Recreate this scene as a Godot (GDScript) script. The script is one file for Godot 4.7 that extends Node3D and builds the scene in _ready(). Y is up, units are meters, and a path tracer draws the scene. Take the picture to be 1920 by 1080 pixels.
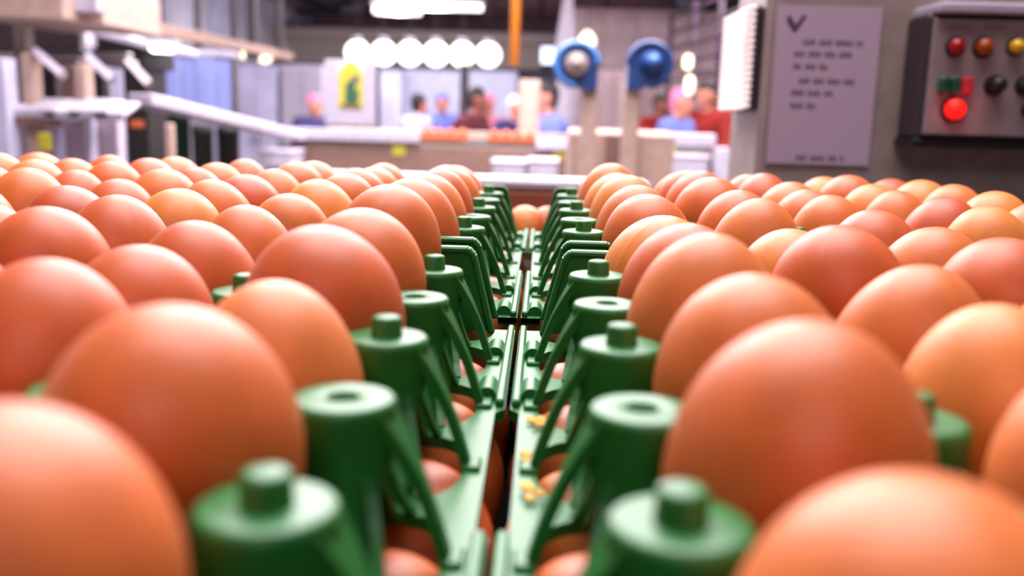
extends Node3D

# ---------------------------------------------------------------- measures
# U is the height of the lens above the tops of the tray posts; tray sizes are given in it.
const U := 0.0514
const PITCH := 0.9346
const HALF_GAP := 0.528          # from the slit between the trays to the first row of posts
const FLANGE := 1.606            # drop of the flange below the lens
const CAM_Y := 1.42
const TOP := CAM_Y - U           # height of the post tops
const FOCAL := 1770.0            # in pixels of the 1920 x 1080 frame
const TRAY_A := 1.32             # where the two trays of a side begin, ahead of the lens
const TRAY_B := 7.37

var cam: Camera3D
var rng := RandomNumberGenerator.new()
var M := {}
var used := {}


func _ready() -> void:
	rng.seed = 7
	# camera
	cam = Camera3D.new()
	cam.name = "camera"
	cam.position = Vector3(0.148 * U, CAM_Y, 0)
	cam.rotation = Vector3(-0.1832, 0.0285, 0.0292)
	cam.fov = rad_to_deg(2.0 * atan(540.0 / FOCAL))
	cam.near = 0.01
	cam.far = 60.0
	var lens := CameraAttributesPhysical.new()
	lens.frustum_focal_length = FOCAL / 1080.0 * 24.0
	lens.frustum_near = 0.01
	lens.frustum_far = 60.0
	lens.frustum_focus_distance = 0.37
	lens.exposure_aperture = 10.5
	cam.attributes = lens
	add_child(cam)
	# sky and exposure
	var env := Environment.new()
	env.background_mode = Environment.BG_SKY
	var sky := Sky.new()
	var air := ProceduralSkyMaterial.new()
	air.sky_top_color = Color(0.55, 0.65, 0.85)
	air.sky_horizon_color = Color(0.85, 0.88, 0.95)
	air.sky_energy_multiplier = 2.0
	air.ground_bottom_color = Color(0.4, 0.4, 0.4)
	air.ground_horizon_color = Color(0.8, 0.82, 0.88)
	sky.sky_material = air
	env.sky = sky
	env.tonemap_mode = Environment.TONE_MAPPER_LINEAR
	env.tonemap_exposure = 0.9
	env.sdfgi_enabled = true
	env.ssao_enabled = true
	env.ssil_enabled = true
	var world := WorldEnvironment.new()
	world.name = "world_environment"
	world.environment = env
	add_child(world)

	materials()
	hall()
	hall_lamps()
	trays()
	eggs()
	cross_conveyor()
	cabinet()
	packing_belt()
	drums()
	left_machine()
	far_hall()
	people()


# ---------------------------------------------------------------- tagging
func numbered(called: String) -> String:
	var n: int = used.get(called, 0)
	used[called] = n + 1
	return called if n == 0 else "%s_%03d" % [called, n]


func tag(o: Node3D, label: String, category: String, group := "") -> Node3D:
	o.set_meta("label", label)
	o.set_meta("category", category)
	if group:
		o.set_meta("group", group)
	return o


func thing(called: String, label: String, category: String, at := Vector3.ZERO, group := "") -> Node3D:
	var o := Node3D.new()
	o.name = numbered(called)
	o.position = at
	add_child(o)
	return tag(o, label, category, group)


func part(called: String, shape: Mesh, m: Material, parent: Node, at := Vector3.ZERO) -> MeshInstance3D:
	var o := MeshInstance3D.new()
	o.name = called
	o.mesh = shape
	o.material_override = m
	o.position = at
	o.cast_shadow = GeometryInstance3D.SHADOW_CASTING_SETTING_ON
	parent.add_child(o, true)
	return o


func solo(called: String, shape: Mesh, m: Material, at: Vector3, label: String, category: String, group := "") -> MeshInstance3D:
	var o := part(numbered(called), shape, m, self, at)
	tag(o, label, category, group)
	return o


func struct(called: String, shape: Mesh, m: Material, at := Vector3.ZERO, parent: Node = self) -> MeshInstance3D:
	var o := part(called, shape, m, parent, at)
	if parent == self:
		o.set_meta("kind", "structure")
	return o


# the place in the hall, d metres ahead of the lens, that lies on the sight line through a point of the photograph
func at(px: float, py: float, d: float) -> Vector3:
	var dir := cam.basis * Vector3((px - 960.0) / FOCAL, (540.0 - py) / FOCAL, -1.0)
	return cam.position + dir * (d / -dir.z)


# ---------------------------------------------------------------- mesh helpers
func start(smooth := false) -> SurfaceTool:
	var st := SurfaceTool.new()
	st.begin(Mesh.PRIMITIVE_TRIANGLES)
	st.set_smooth_group(0 if smooth else -1)
	return st


func done(st: SurfaceTool) -> ArrayMesh:
	st.generate_normals()
	return st.commit()


func tri(st: SurfaceTool, a: Vector3, b: Vector3, c: Vector3, out: Vector3) -> void:
	if (c - a).cross(b - a).dot(out) < 0.0:
		var k := b
		b = c
		c = k
	st.add_vertex(a)
	st.add_vertex(b)
	st.add_vertex(c)


func quad(st: SurfaceTool, a: Vector3, b: Vector3, c: Vector3, d: Vector3, out: Vector3) -> void:
	tri(st, a, b, c, out)
	tri(st, a, c, d, out)


# a box with chamfered edges, turned by basis
func box(st: SurfaceTool, c: Vector3, s: Vector3, bev := 0.0, turn := Basis()) -> void:
	var h := s * 0.5
	bev = minf(bev, minf(h.x, minf(h.y, h.z)) * 0.6)
	var put := func(v: Vector3) -> Vector3: return c + turn * v
	var axes := [Vector3.RIGHT, Vector3.UP, Vector3.BACK]
	for i in 3:
		for sg in [-1.0, 1.0]:
			var n: Vector3 = axes[i] * sg
			var u: Vector3 = axes[(i + 1) % 3]
			var v: Vector3 = axes[(i + 2) % 3]
			var o := n * h[i]
			var hu: float = h[(i + 1) % 3] - bev
			var hv: float = h[(i + 2) % 3] - bev
			quad(st, put.call(o + u * hu + v * hv), put.call(o + u * hu - v * hv), put.call(o - u * hu - v * hv), put.call(o - u * hu + v * hv), turn * n)
	if bev <= 0.0:
		return
	for i in 3:
		var j := (i + 1) % 3
		var k := (i + 2) % 3
		for sj in [-1.0, 1.0]:
			for sk in [-1.0, 1.0]:
				var e := Vector3.ZERO
				e[i] = h[i] - bev
				var p := Vector3.ZERO
				p[j] = h[j] * sj
				p[k] = (h[k] - bev) * sk
				var q := Vector3.ZERO
				q[j] = (h[j] - bev) * sj
				q[k] = h[k] * sk
				var n := Vector3.ZERO
				n[j] = sj
				n[k] = sk
				quad(st, put.call(p + e), put.call(p - e), put.call(q - e), put.call(q + e), turn * n)
	for sx in [-1.0, 1.0]:
		for sy in [-1.0, 1.0]:
			for sz in [-1.0, 1.0]:
				var g := Vector3(sx, sy, sz)
				var w := h * g
				var r := (h - Vector3.ONE * bev) * g
				tri(st, put.call(Vector3(w.x, r.y, r.z)), put.call(Vector3(r.x, w.y, r.z)), put.call(Vector3(r.x, r.y, w.z)), turn * g)


func boxes(list: Array, bev := 0.004) -> ArrayMesh:
	var st := start()
	for b in list:
		box(st, b[0], b[1], bev, b[2] if b.size() > 2 else Basis())
	return done(st)


func box_mesh(s: Vector3, bev := 0.004) -> ArrayMesh:
	return boxes([[Vector3.ZERO, s]], bev)


# turned profile: points (radius, height) from bottom to top, round the y axis
func lathe(st: SurfaceTool, prof: Array, seg := 24, at_ := Vector3.ZERO, turn := Basis()) -> void:
	for i in prof.size() - 1:
		var p: Vector2 = prof[i]
		var q: Vector2 = prof[i + 1]
		var slope := Vector2(q.y - p.y, -(q.x - p.x))
		for k in seg:
			var a := TAU * k / seg
			var b := TAU * (k + 1) / seg
			var ca := Vector3(cos(a), 0, sin(a))
			var cb := Vector3(cos(b), 0, sin(b))
			var mid := (ca + cb).normalized()
			var out := turn * (mid * slope.x + Vector3.UP * slope.y)
			var v := [ca * p.x + Vector3.UP * p.y, cb * p.x + Vector3.UP * p.y, cb * q.x + Vector3.UP * q.y, ca * q.x + Vector3.UP * q.y]
			for n in 4:
				v[n] = at_ + turn * v[n]
			if p.x > 1e-6:
				tri(st, v[0], v[1], v[2], out)
			if q.x > 1e-6:
				tri(st, v[0], v[2], v[3], out)
			elif p.x <= 1e-6:
				pass


# round bar through points, radii along it, closed ends
func tube(st: SurfaceTool, pts: Array, rad: Array, seg := 10) -> void:
	var rings := []
	var side := Vector3.ZERO
	for i in pts.size():
		var t: Vector3 = (pts[mini(i + 1, pts.size() - 1)] - pts[maxi(i - 1, 0)]).normalized()
		if side == Vector3.ZERO:
			side = t.cross(Vector3.UP if absf(t.y) < 0.9 else Vector3.RIGHT).normalized()
		side = (side - t * side.dot(t)).normalized()
		var up := side.cross(t)
		var ring := []
		for k in seg:
			var a := TAU * k / seg
			ring.append(pts[i] + (side * cos(a) + up * sin(a)) * rad[mini(i, rad.size() - 1)])
		rings.append(ring)
	for i in pts.size() - 1:
		for k in seg:
			var j := (k + 1) % seg
			var mid: Vector3 = (rings[i][k] + rings[i][j]) * 0.5 - pts[i]
			quad(st, rings[i][k], rings[i][j], rings[i + 1][j], rings[i + 1][k], mid)
	for e in [0, pts.size() - 1]:
		var o: Vector3 = pts[e] - pts[1 if e == 0 else e - 1]
		for k in seg:
			tri(st, pts[e], rings[e][k], rings[e][(k + 1) % seg], o)


func tubes(list: Array, r: float, seg := 8) -> ArrayMesh:
	var st := start(true)
	for l in list:
		tube(st, l, [r], seg)
	return done(st)


# flat bar swept through points; wide gives the direction of its width
func strap(st: SurfaceTool, pts: Array, wide: Vector3, w: Array, thick: float) -> void:
	var n := pts.size()
	var secs := []
	for i in n:
		var t: Vector3 = (pts[mini(i + 1, n - 1)] - pts[maxi(i - 1, 0)]).normalized()
		var nor := t.cross(wide).normalized()
		var a: Vector3 = wide * w[i] * 0.5
		var b := nor * thick * 0.5
		secs.append([pts[i] + a + b, pts[i] + a - b, pts[i] - a - b, pts[i] - a + b])
	for i in n - 1:
		for k in 4:
			var j := (k + 1) % 4
			var mid: Vector3 = (secs[i][k] + secs[i][j] + secs[i + 1][k] + secs[i + 1][j]) * 0.25 - (pts[i] + pts[i + 1]) * 0.5
			quad(st, secs[i][k], secs[i][j], secs[i + 1][j], secs[i + 1][k], mid)
	for e in [0, n - 1]:
		var o: Vector3 = pts[e] - pts[1 if e == 0 else n - 2]
		quad(st, secs[e][0], secs[e][1], secs[e][2], secs[e][3], o)


# outline in x and y pushed from z0 to z1 (convex or triangulated)
func slab(st: SurfaceTool, outline: PackedVector2Array, z0: float, z1: float) -> void:
	var idx := Geometry2D.triangulate_polygon(outline)
	for i in range(0, idx.size(), 3):
		var a := outline[idx[i]]
		var b := outline[idx[i + 1]]
		var c := outline[idx[i + 2]]
		for z in [[z0, -1.0], [z1, 1.0]]:
			tri(st, Vector3(a.x, a.y, z[0]), Vector3(b.x, b.y, z[0]), Vector3(c.x, c.y, z[0]), Vector3(0, 0, z[1] * signf(z1 - z0)))
	var turn := -1.0 if Geometry2D.is_polygon_clockwise(outline) else 1.0
	for i in outline.size():
		var a := outline[i]
		var b := outline[(i + 1) % outline.size()]
		var o := Vector3(b.y - a.y, a.x - b.x, 0) * turn
		quad(st, Vector3(a.x, a.y, z0), Vector3(b.x, b.y, z0), Vector3(b.x, b.y, z1), Vector3(a.x, a.y, z1), o)


# a bevelled box whose front spans two corners seen in the photograph at depth d
func panel_at(x0: float, y0: float, x1: float, y1: float, d: float, thick: float, bev := 0.004) -> Array:
	var c := at((x0 + x1) * 0.5, (y0 + y1) * 0.5, d)
	var a := at(x0, (y0 + y1) * 0.5, d)
	var b := at(x1, (y0 + y1) * 0.5, d)
	var t := at((x0 + x1) * 0.5, y0, d)
	var u := at((x0 + x1) * 0.5, y1, d)
	return [box_mesh(Vector3(b.x - a.x, t.y - u.y, thick), bev), c + Vector3(0, 0, -thick * 0.5)]


func panel_part(called: String, x0: float, y0: float, x1: float, y1: float, d: float, thick: float, m: Material, root: Node3D) -> MeshInstance3D:
	var p := panel_at(x0, y0, x1, y1, d, thick)
	return part(called, p[0], m, root, p[1] - root.position)


# ---------------------------------------------------------------- materials
func noise_tex(freq: float, lo: float, hi: float, sd: int, size := 256, oct := 4) -> NoiseTexture2D:
	var n := FastNoiseLite.new()
	n.seed = sd
	n.frequency = freq
	n.fractal_octaves = oct
	var t := NoiseTexture2D.new()
	t.width = size
	t.height = size
	t.seamless = true
	t.noise = n
	var g := Gradient.new()
	g.set_color(0, Color(lo, lo, lo))
	g.set_color(1, Color(hi, hi, hi))
	t.color_ramp = g
	return t


func mat(called: String, c: Color, rough := 0.6, metal := 0.0, spec := 0.5) -> StandardMaterial3D:
	var m := StandardMaterial3D.new()
	m.resource_name = called
	m.albedo_color = c
	m.roughness = rough
	m.metallic = metal
	m.metallic_specular = spec
	M[called] = m
	return m


func grain(m: StandardMaterial3D, t: Texture2D, scale: float, world_axes := false) -> void:
	m.albedo_texture = t
	m.uv1_triplanar = true
	m.uv1_world_triplanar = world_axes
	m.uv1_scale = Vector3.ONE * scale


func glow(called: String, c: Color, e: float) -> void:
	var m := mat(called, c, 0.5)
	m.emission_enabled = true
	m.emission = c
	m.emission_energy_multiplier = e


func materials() -> void:
	var mottle := noise_tex(0.012, 0.86, 1.0, 3)
	var pores := noise_tex(0.25, 0.0, 1.0, 4, 256, 2)
	var stain := noise_tex(0.01, 0.82, 1.0, 5)
	var wear := noise_tex(0.03, 0.88, 1.0, 6)
	# egg shells, from pale to deep
	var shells := [Color(0.86, 0.48, 0.24), Color(0.85, 0.46, 0.225), Color(0.83, 0.425, 0.205), Color(0.80, 0.38, 0.19), Color(0.89, 0.53, 0.25), Color(0.77, 0.34, 0.18)]
	for i in shells.size():
		var m := mat("shell_%d" % i, shells[i], 0.44, 0.0, 0.44)
		grain(m, mottle, 18.0)
		m.heightmap_enabled = true
		m.heightmap_texture = pores
		m.heightmap_scale = 0.004
	var g := mat("green_plastic", Color(0.10, 0.43, 0.16), 0.42, 0.0, 0.5)
	grain(g, wear, 12.0)
	g.backlight_enabled = true
	g.backlight = Color(0.02, 0.12, 0.03)
	var thin: StandardMaterial3D = g.duplicate()
	thin.resource_name = "green_thin"
	thin.backlight = Color(0.06, 0.5, 0.05)
	M.green_thin = thin
	mat("crumb", Color(0.86, 0.68, 0.30), 0.8)
	var s := mat("steel", Color(0.62, 0.60, 0.60), 0.34, 0.9)
	grain(s, wear, 3.0)
	grain(mat("white_paint", Color(0.74, 0.71, 0.78), 0.5), wear, 2.0)
	grain(mat("lavender_paint", Color(0.82, 0.81, 0.93), 0.6), stain, 0.7)
	grain(mat("wall_paint", Color(0.84, 0.82, 0.90), 0.75), stain, 0.4)
	grain(mat("pink_wall", Color(0.80, 0.70, 0.72), 0.75), stain, 0.4)
	grain(mat("roof_sheet", Color(0.66, 0.54, 0.57), 0.7), stain, 0.5)
	grain(mat("floor_paint", Color(0.52, 0.47, 0.47), 0.45), stain, 0.5)
	grain(mat("taupe_paint", Color(0.61, 0.545, 0.525), 0.5), wear, 3.0)
	grain(mat("umber_paint", Color(0.33, 0.28, 0.29), 0.7), stain, 0.6)
	grain(mat("cupboard_paint", Color(0.79, 0.79, 0.91), 0.6), wear, 1.0)
	grain(mat("duct_paint", Color(0.58, 0.46, 0.41), 0.7), wear, 2.0)
	grain(mat("roof_tint_paint", Color(0.66, 0.50, 0.52), 0.7), stain, 0.6)
	grain(mat("mauve_paint", Color(0.80, 0.73, 0.80), 0.5), wear, 3.0)
	grain(mat("brown_paint", Color(0.52, 0.40, 0.36), 0.55), wear, 3.0)
	grain(mat("beige_paint", Color(0.74, 0.63, 0.58), 0.5), wear, 3.0)
	grain(mat("rust_board", Color(0.60, 0.32, 0.24), 0.6), wear, 4.0)
	grain(mat("blue_plastic", Color(0.06, 0.23, 0.47), 0.45), wear, 6.0)
	mat("light_blue_plastic", Color(0.27, 0.47, 0.74), 0.35)
	grain(mat("blue_sheet", Color(0.56, 0.60, 0.84), 0.45), stain, 1.5)
	mat("black_paint", Color(0.05, 0.045, 0.05), 0.5)
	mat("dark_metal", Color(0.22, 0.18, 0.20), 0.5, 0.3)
	mat("purple_metal", Color(0.34, 0.24, 0.34), 0.5)
	mat("ochre_paint", Color(0.80, 0.47, 0.10), 0.5)
	mat("yellow_label", Color(0.74, 0.70, 0.20), 0.6)
	mat("dark_green", Color(0.03, 0.20, 0.13), 0.5)
	mat("orange_plastic", Color(0.72, 0.35, 0.20), 0.5)
	grain(mat("face_paint", Color(0.60, 0.53, 0.54), 0.4), wear, 4.0)
	mat("caption", Color(0.48, 0.42, 0.44), 0.6)
	mat("red_button", Color(0.62, 0.03, 0.06), 0.3)
	mat("amber_button", Color(0.62, 0.27, 0.03), 0.3)
	mat("yellow_button", Color(0.88, 0.70, 0.14), 0.3)
	mat("green_button", Color(0.08, 0.30, 0.20), 0.35)
	mat("black_rubber", Color(0.03, 0.02, 0.035), 0.5)
	mat("black_mat", Color(0.03, 0.028, 0.03), 0.95, 0.0, 0.15)
	mat("grey_rubber", Color(0.20, 0.19, 0.19), 0.9, 0.0, 0.3)
	mat("pink_red", Color(0.75, 0.18, 0.22), 0.4)
	glow("lamp_white", Color(1.0, 0.98, 0.97), 3.0)
	glow("added_panel_glow", Color(1.0, 0.97, 1.0), 4.0)
	glow("lamp_cream", Color(1.0, 0.95, 0.82), 2.0)
	glow("lamp_red", Color(1.0, 0.10, 0.07), 1.0)
	glow("louvre_white", Color(1.0, 0.93, 0.93), 0.45)
	var w := mat("pane_glass", Color(0.9, 0.95, 1.0, 0.12), 0.05)
	w.transparency = BaseMaterial3D.TRANSPARENCY_ALPHA
	mat("skin", Color(0.80, 0.52, 0.44), 0.55)
	mat("skin_dark", Color(0.58, 0.34, 0.27), 0.55)
	mat("coat_white", Color(0.70, 0.70, 0.82), 0.8)
	mat("coat_blue", Color(0.42, 0.47, 0.76), 0.8)
	mat("coat_maroon", Color(0.36, 0.09, 0.15), 0.8)
	mat("coat_pink", Color(0.72, 0.40, 0.48), 0.8)
	mat("coat_navy", Color(0.22, 0.20, 0.40), 0.8)
	mat("coat_red", Color(0.58, 0.11, 0.08), 0.8)
	mat("trousers", Color(0.20, 0.20, 0.28), 0.8)
	mat("hair_dark", Color(0.12, 0.08, 0.09), 0.6)
	mat("net_pink", Color(0.90, 0.48, 0.66), 0.7)
	mat("net_white", Color(0.90, 0.88, 0.92), 0.7)


# ---------------------------------------------------------------- the hall
const X_LEFT := -4.6
const X_RIGHT := 4.4
const Z_BACK := -19.0
const Z_FRONT := 3.5
const EAVES := 3.15
const RIDGE := 4.5

func hall() -> void:
	var len_z := Z_FRONT - Z_BACK
	var mid_z := (Z_FRONT + Z_BACK) * 0.5
	var w := X_RIGHT - X_LEFT
	var mid_x := (X_RIGHT + X_LEFT) * 0.5
	struct("floor", box_mesh(Vector3(w + 0.4, 0.2, len_z + 0.4), 0.0), M.floor_paint, Vector3(mid_x, -0.1, mid_z))
	# left wall of tall sheets with slim posts between them
	var left := struct("wall_left", box_mesh(Vector3(0.2, EAVES, len_z), 0.0), M.wall_paint, Vector3(X_LEFT - 0.1, EAVES * 0.5, mid_z))
	for i in 15:
		part("panel", box_mesh(Vector3(0.03, EAVES - 0.5, 1.42), 0.008), M.lavender_paint if i % 2 else M.wall_paint, left, Vector3(0.115, 0.2, len_z * 0.5 - 0.9 - i * 1.5))
	struct("wall_right", box_mesh(Vector3(0.2, EAVES, len_z), 0.0), M.pink_wall, Vector3(X_RIGHT + 0.1, EAVES * 0.5, mid_z))
	# gable walls; the back one has a window opening
	var gable := PackedVector2Array([Vector2(X_LEFT, 0), Vector2(X_RIGHT, 0), Vector2(X_RIGHT, EAVES), Vector2(mid_x, RIDGE), Vector2(X_LEFT, EAVES)])
	var st := start()
	slab(st, gable, 0.0, 0.2)
	struct("wall_front", done(st), M.umber_paint, Vector3(0, 0, Z_FRONT))
	var a := at(978, 124, 19.0)
	var b := at(1046, 82, 19.0)
	st = start()
	slab(st, PackedVector2Array([Vector2(X_LEFT, 0), Vector2(a.x, 0), Vector2(a.x, RIDGE - (RIDGE - EAVES) * (mid_x - a.x) / (w * 0.5)), Vector2(X_LEFT, EAVES)]), -0.2, 0.0)
	slab(st, PackedVector2Array([Vector2(b.x, 0), Vector2(X_RIGHT, 0), Vector2(X_RIGHT, EAVES), Vector2(b.x, RIDGE - (RIDGE - EAVES) * (b.x - mid_x) / (w * 0.5))]), -0.2, 0.0)
	slab(st, PackedVector2Array([Vector2(a.x, 0), Vector2(b.x, 0), Vector2(b.x, a.y), Vector2(a.x, a.y)]), -0.2, 0.0)
	slab(st, PackedVector2Array([Vector2(a.x, b.y), Vector2(b.x, b.y), Vector2(b.x, RIDGE - (RIDGE - EAVES) * (b.x - mid_x) / (w * 0.5)), Vector2(mid_x, RIDGE), Vector2(a.x, RIDGE - (RIDGE - EAVES) * (mid_x - a.x) / (w * 0.5))]), -0.2, 0.0)
	var back := struct("wall_back", done(st), M.lavender_paint, Vector3(0, 0, Z_BACK))
	for i in 9:      # upright boards on the gable, standing in for brown roof sheets
		var x := X_LEFT + w * (i + 0.5) / 9.0
		var hi := RIDGE - (RIDGE - EAVES) * (absf(x - mid_x) + w / 18.0) / (w * 0.5)
		part("roof_tint_board", boxes([[Vector3(x, (3.0 + hi) * 0.5, 0.03), Vector3(w / 9.0 - 0.03, hi - 3.0, 0.04)]]), M.roof_tint_paint, back)
	var win := Node3D.new()
	win.name = "window_1"
	win.position = Vector3((a.x + b.x) * 0.5, (a.y + b.y) * 0.5, Z_BACK - 0.06)
	win.set_meta("kind", "structure")
	add_child(win)
	var ww := b.x - a.x
	var wh := b.y - a.y
	part("window_frame", boxes([[Vector3(-ww * 0.5 + 0.03, 0, 0), Vector3(0.06, wh, 0.08)], [Vector3(ww * 0.5 - 0.03, 0, 0), Vector3(0.06, wh, 0.08)], [Vector3(0, wh * 0.5 - 0.03, 0), Vector3(ww, 0.06, 0.08)], [Vector3(0, -wh * 0.5 + 0.03, 0), Vector3(ww, 0.06, 0.08)], [Vector3.ZERO, Vector3(0.04, wh, 0.06)]]), M.white_paint, win)
	for sx in [-1, 1]:
		part("pane", box_mesh(Vector3(ww * 0.5 - 0.06, wh - 0.1, 0.006), 0.0), M.pane_glass, win, Vector3(sx * ww * 0.25, 0, 0))
	# roof: two slopes of sheeting on purlins, trusses below
	var half := w * 0.5
	var pitch_a := atan2(RIDGE - EAVES, half)
	var run := sqrt(half * half + (RIDGE - EAVES) * (RIDGE - EAVES)) + 0.25
	var roof := Node3D.new()
	roof.name = "ceiling"
	roof.set_meta("kind", "structure")
	add_child(roof)
	for sx in [-1.0, 1.0]:
		var turn := Basis(Vector3.BACK, -sx * pitch_a)
		var mid := Vector3(mid_x + sx * half * 0.5, (RIDGE + EAVES) * 0.5 + 0.09, mid_z)
		part("roof_slope", boxes([[Vector3.ZERO, Vector3(run, 0.12, len_z + 0.4), turn]], 0.0), M.roof_sheet, roof, mid)
		for k in 5:
			var t := (k + 0.5) / 5.0
			part("purlin", boxes([[Vector3.ZERO, Vector3(0.08, 0.12, len_z), turn]], 0.0), M.dark_metal, roof, Vector3(mid_x + sx * half * t, RIDGE - (RIDGE - EAVES) * t - 0.05, mid_z))
	for i in 5:
		var z := -2.0 - i * 3.9
		var list := [[Vector3(X_LEFT, EAVES - 0.05, z), Vector3(X_RIGHT, EAVES - 0.05, z)]]
		for k in 7:
			var x := X_LEFT + w * (k + 0.5) / 7.0
			var y := RIDGE - (RIDGE - EAVES) * absf(x - mid_x) / half
			list.append([Vector3(x, EAVES - 0.05, z), Vector3(x + 0.4 * signf(mid_x - x), y - 0.02, z)])
		part("truss", tubes(list, 0.035, 6), M.dark_metal, roof)


func added_panel_lamp(where: Vector3, energy: float, label: String) -> void:  # unseen panel lamps, added for highlights on trays and to brighten the hall
	var o := thing("added_panel_lamp", label, "lamp", where, "added square panel lamps under the roof")
	var w := 1.5
	part("frame", boxes([[Vector3(-w * 0.5, 0.02, 0), Vector3(0.04, 0.08, w + 0.04)], [Vector3(w * 0.5, 0.02, 0), Vector3(0.04, 0.08, w + 0.04)], [Vector3(0, 0.02, -w * 0.5), Vector3(w + 0.04, 0.08, 0.04)], [Vector3(0, 0.02, w * 0.5), Vector3(w + 0.04, 0.08, 0.04)]]), M.white_paint, o)
	part("diffuser", box_mesh(Vector3(w - 0.04, 0.02, w - 0.04), 0.004), M.added_panel_glow, o, Vector3(0, 0.02, 0))
	var up := RIDGE - (RIDGE - EAVES) * (absf(where.x + 0.1)) / 4.5 - where.y
	part("hanger", tubes([[Vector3(0, 0.03, 0), Vector3(0, up - 0.03, 0)]], 0.012), M.dark_metal, o)
	var l := AreaLight3D.new()
	l.name = "panel_light"
	l.area_size = Vector2(w - 0.1, w - 0.1)
	l.rotation.x = -PI / 2
	l.position.y = -0.01
	l.light_energy = energy
	l.light_color = Color(1.0, 0.965, 0.98)
	l.area_range = 40.0
	l.area_attenuation = 2.0
	l.shadow_enabled = true
	o.add_child(l)


func batten(where: Vector3, length: float, label: String, energy: float, along_z := false) -> void:
	var o := thing("ceiling_lamp", label, "lamp", where, "fluorescent battens under the roof")
	var s := Vector3(0.22, 0.05, length) if along_z else Vector3(length, 0.05, 0.22)
	part("housing", box_mesh(s, 0.012), M.white_paint, o, Vector3(0, 0.05, 0))
	for k in [-1.0, 1.0]:
		var off := Vector3(k * 0.06, 0, 0) if along_z else Vector3(0, 0, k * 0.06)
		var dir := Vector3(0, 0, length * 0.48) if along_z else Vector3(length * 0.48, 0, 0)
		part("tube", tubes([[off - dir, off + dir]], 0.032), M.lamp_white, o)
	part("hanger", tubes([[Vector3(0, 0.07, 0), Vector3(0, maxf(EAVES, RIDGE - (RIDGE - EAVES) * absf(where.x + 0.1) / 4.5) - where.y - 0.02, 0)]], 0.008), M.dark_metal, o)
	var l := OmniLight3D.new()
	l.name = "lamp_light"
	l.position.y = -0.08
	l.light_size = 0.08
	l.light_energy = energy * 0.3
	l.light_color = Color(1.0, 0.95, 0.98)
	l.omni_range = 40.0
	l.omni_attenuation = 2.0
	l.shadow_enabled = true
	o.add_child(l)


func hall_lamps() -> void:
	added_panel_lamp(Vector3(0.0, 3.0, -0.9), 5.5, "added square panel lamp over the egg trays")
	for i in 3:
		for k in 2:
			var where := ["over the drums and cabinet", "over the packing belt", "behind the packing belt"]
			added_panel_lamp(Vector3([-0.78, 0.78][k], 3.1, -2.5 - i * 1.62), 8.5, "added square panel lamp %s, %s of the pair" % [where[i], ["left", "right"][k]])
	added_panel_lamp(Vector3(-2.45, 3.1, -5.6), 7.0, "added square panel lamp near the left wall, first of two")
	added_panel_lamp(Vector3(-1.7, 3.1, -8.4), 10.0, "added square panel lamp near the left wall, second of two")
	added_panel_lamp(Vector3(-1.7, 3.3, -11.6), 6.0, "added square panel lamp at the back, over the cupboards")
	added_panel_lamp(Vector3(2.3, 3.3, -11.8), 8.0, "added square panel lamp at the back, over the mesh screen")
	added_panel_lamp(Vector3(2.4, 3.1, -8.6), 9.0, "added square panel lamp over the workers")
	added_panel_lamp(Vector3(0.0, 3.0, 2.2), 0.5, "added square panel lamp behind the viewpoint")
	var a := at(812, 12, 10.0)
	batten(a, 1.05, "wider of the two white batten lamps at the top of the view", 5.0)
	var b := at(745, 20, 8.6)
	batten(b, 0.42, "shorter white batten lamp overlapping the wider one", 2.0)
	# six round lamps in a row
	for i in 6:
		var p := at(670 + i * 49.2, 99 + i * 0.8, 13.0)
		var words := ["leftmost", "second from the left", "third from the left", "fourth from the left", "fifth from the left", "rightmost"]
		var o := thing("round_lamp", "%s of the six round white lamps in a row" % words[i], "lamp", p, "row of six round lamps")
		var st := start(true)
		var prof := []
		for k in 13:
			var t := PI * k / 12.0
			prof.append(Vector2(0.165 * sin(t), -0.165 * cos(t)))
		lathe(st, prof, 24)
		part("globe", done(st), M.lamp_white, o)
		st = start(true)
		lathe(st, [Vector2(0.0, 0.15), Vector2(0.07, 0.15), Vector2(0.06, 0.22), Vector2(0.0, 0.22)], 16)
		part("cap", done(st), M.white_paint, o)
		part("hanger", tubes([[Vector3(0, 0.2, 0), Vector3(0, 1.1, 0)]], 0.008), M.dark_metal, o)
		var l := OmniLight3D.new()
		l.name = "globe_light"
		l.light_energy = 0.5
		l.light_size = 0.15
		l.omni_range = 40.0
		l.omni_attenuation = 2.0
		l.shadow_enabled = true
		o.add_child(l)
	# small bulbs
	for q in [[456, 102, 9.0, 0.045, "small round bulb left of the six round lamps, nearer the left wall"], [497, 106, 9.0, 0.07, "larger bulb beside the small round bulb on the left"], [1101, 78, 11.0, 0.10, "bright bulb just above the left blue drum"]]:
		var o := thing("bulb_lamp", q[4], "lamp", at(q[0], q[1], q[2]), "bare bulbs")
		var st := start(true)
		var r: float = q[3]
		lathe(st, [Vector2(0, -r), Vector2(r * 0.7, -r * 0.72), Vector2(r, 0), Vector2(r * 0.75, r * 0.66), Vector2(r * 0.3, r * 1.2), Vector2(0, r * 1.2)], 18)
		part("bulb", done(st), M.lamp_cream, o)
		part("hanger", tubes([[Vector3(0, r, 0), Vector3(0, 1.3, 0)]], 0.006), M.dark_metal, o)
		var l := OmniLight3D.new()
		l.name = "bulb_light"
		l.light_energy = 0.15
		l.light_size = r * 0.8
		l.omni_range = 40.0
		l.omni_attenuation = 2.0
		l.shadow_enabled = true
		o.add_child(l)


# ---------------------------------------------------------------- egg trays
func down(drop: float) -> float:      # height over the flange of a drop below the lens
	return (FLANGE - drop) * U


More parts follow.
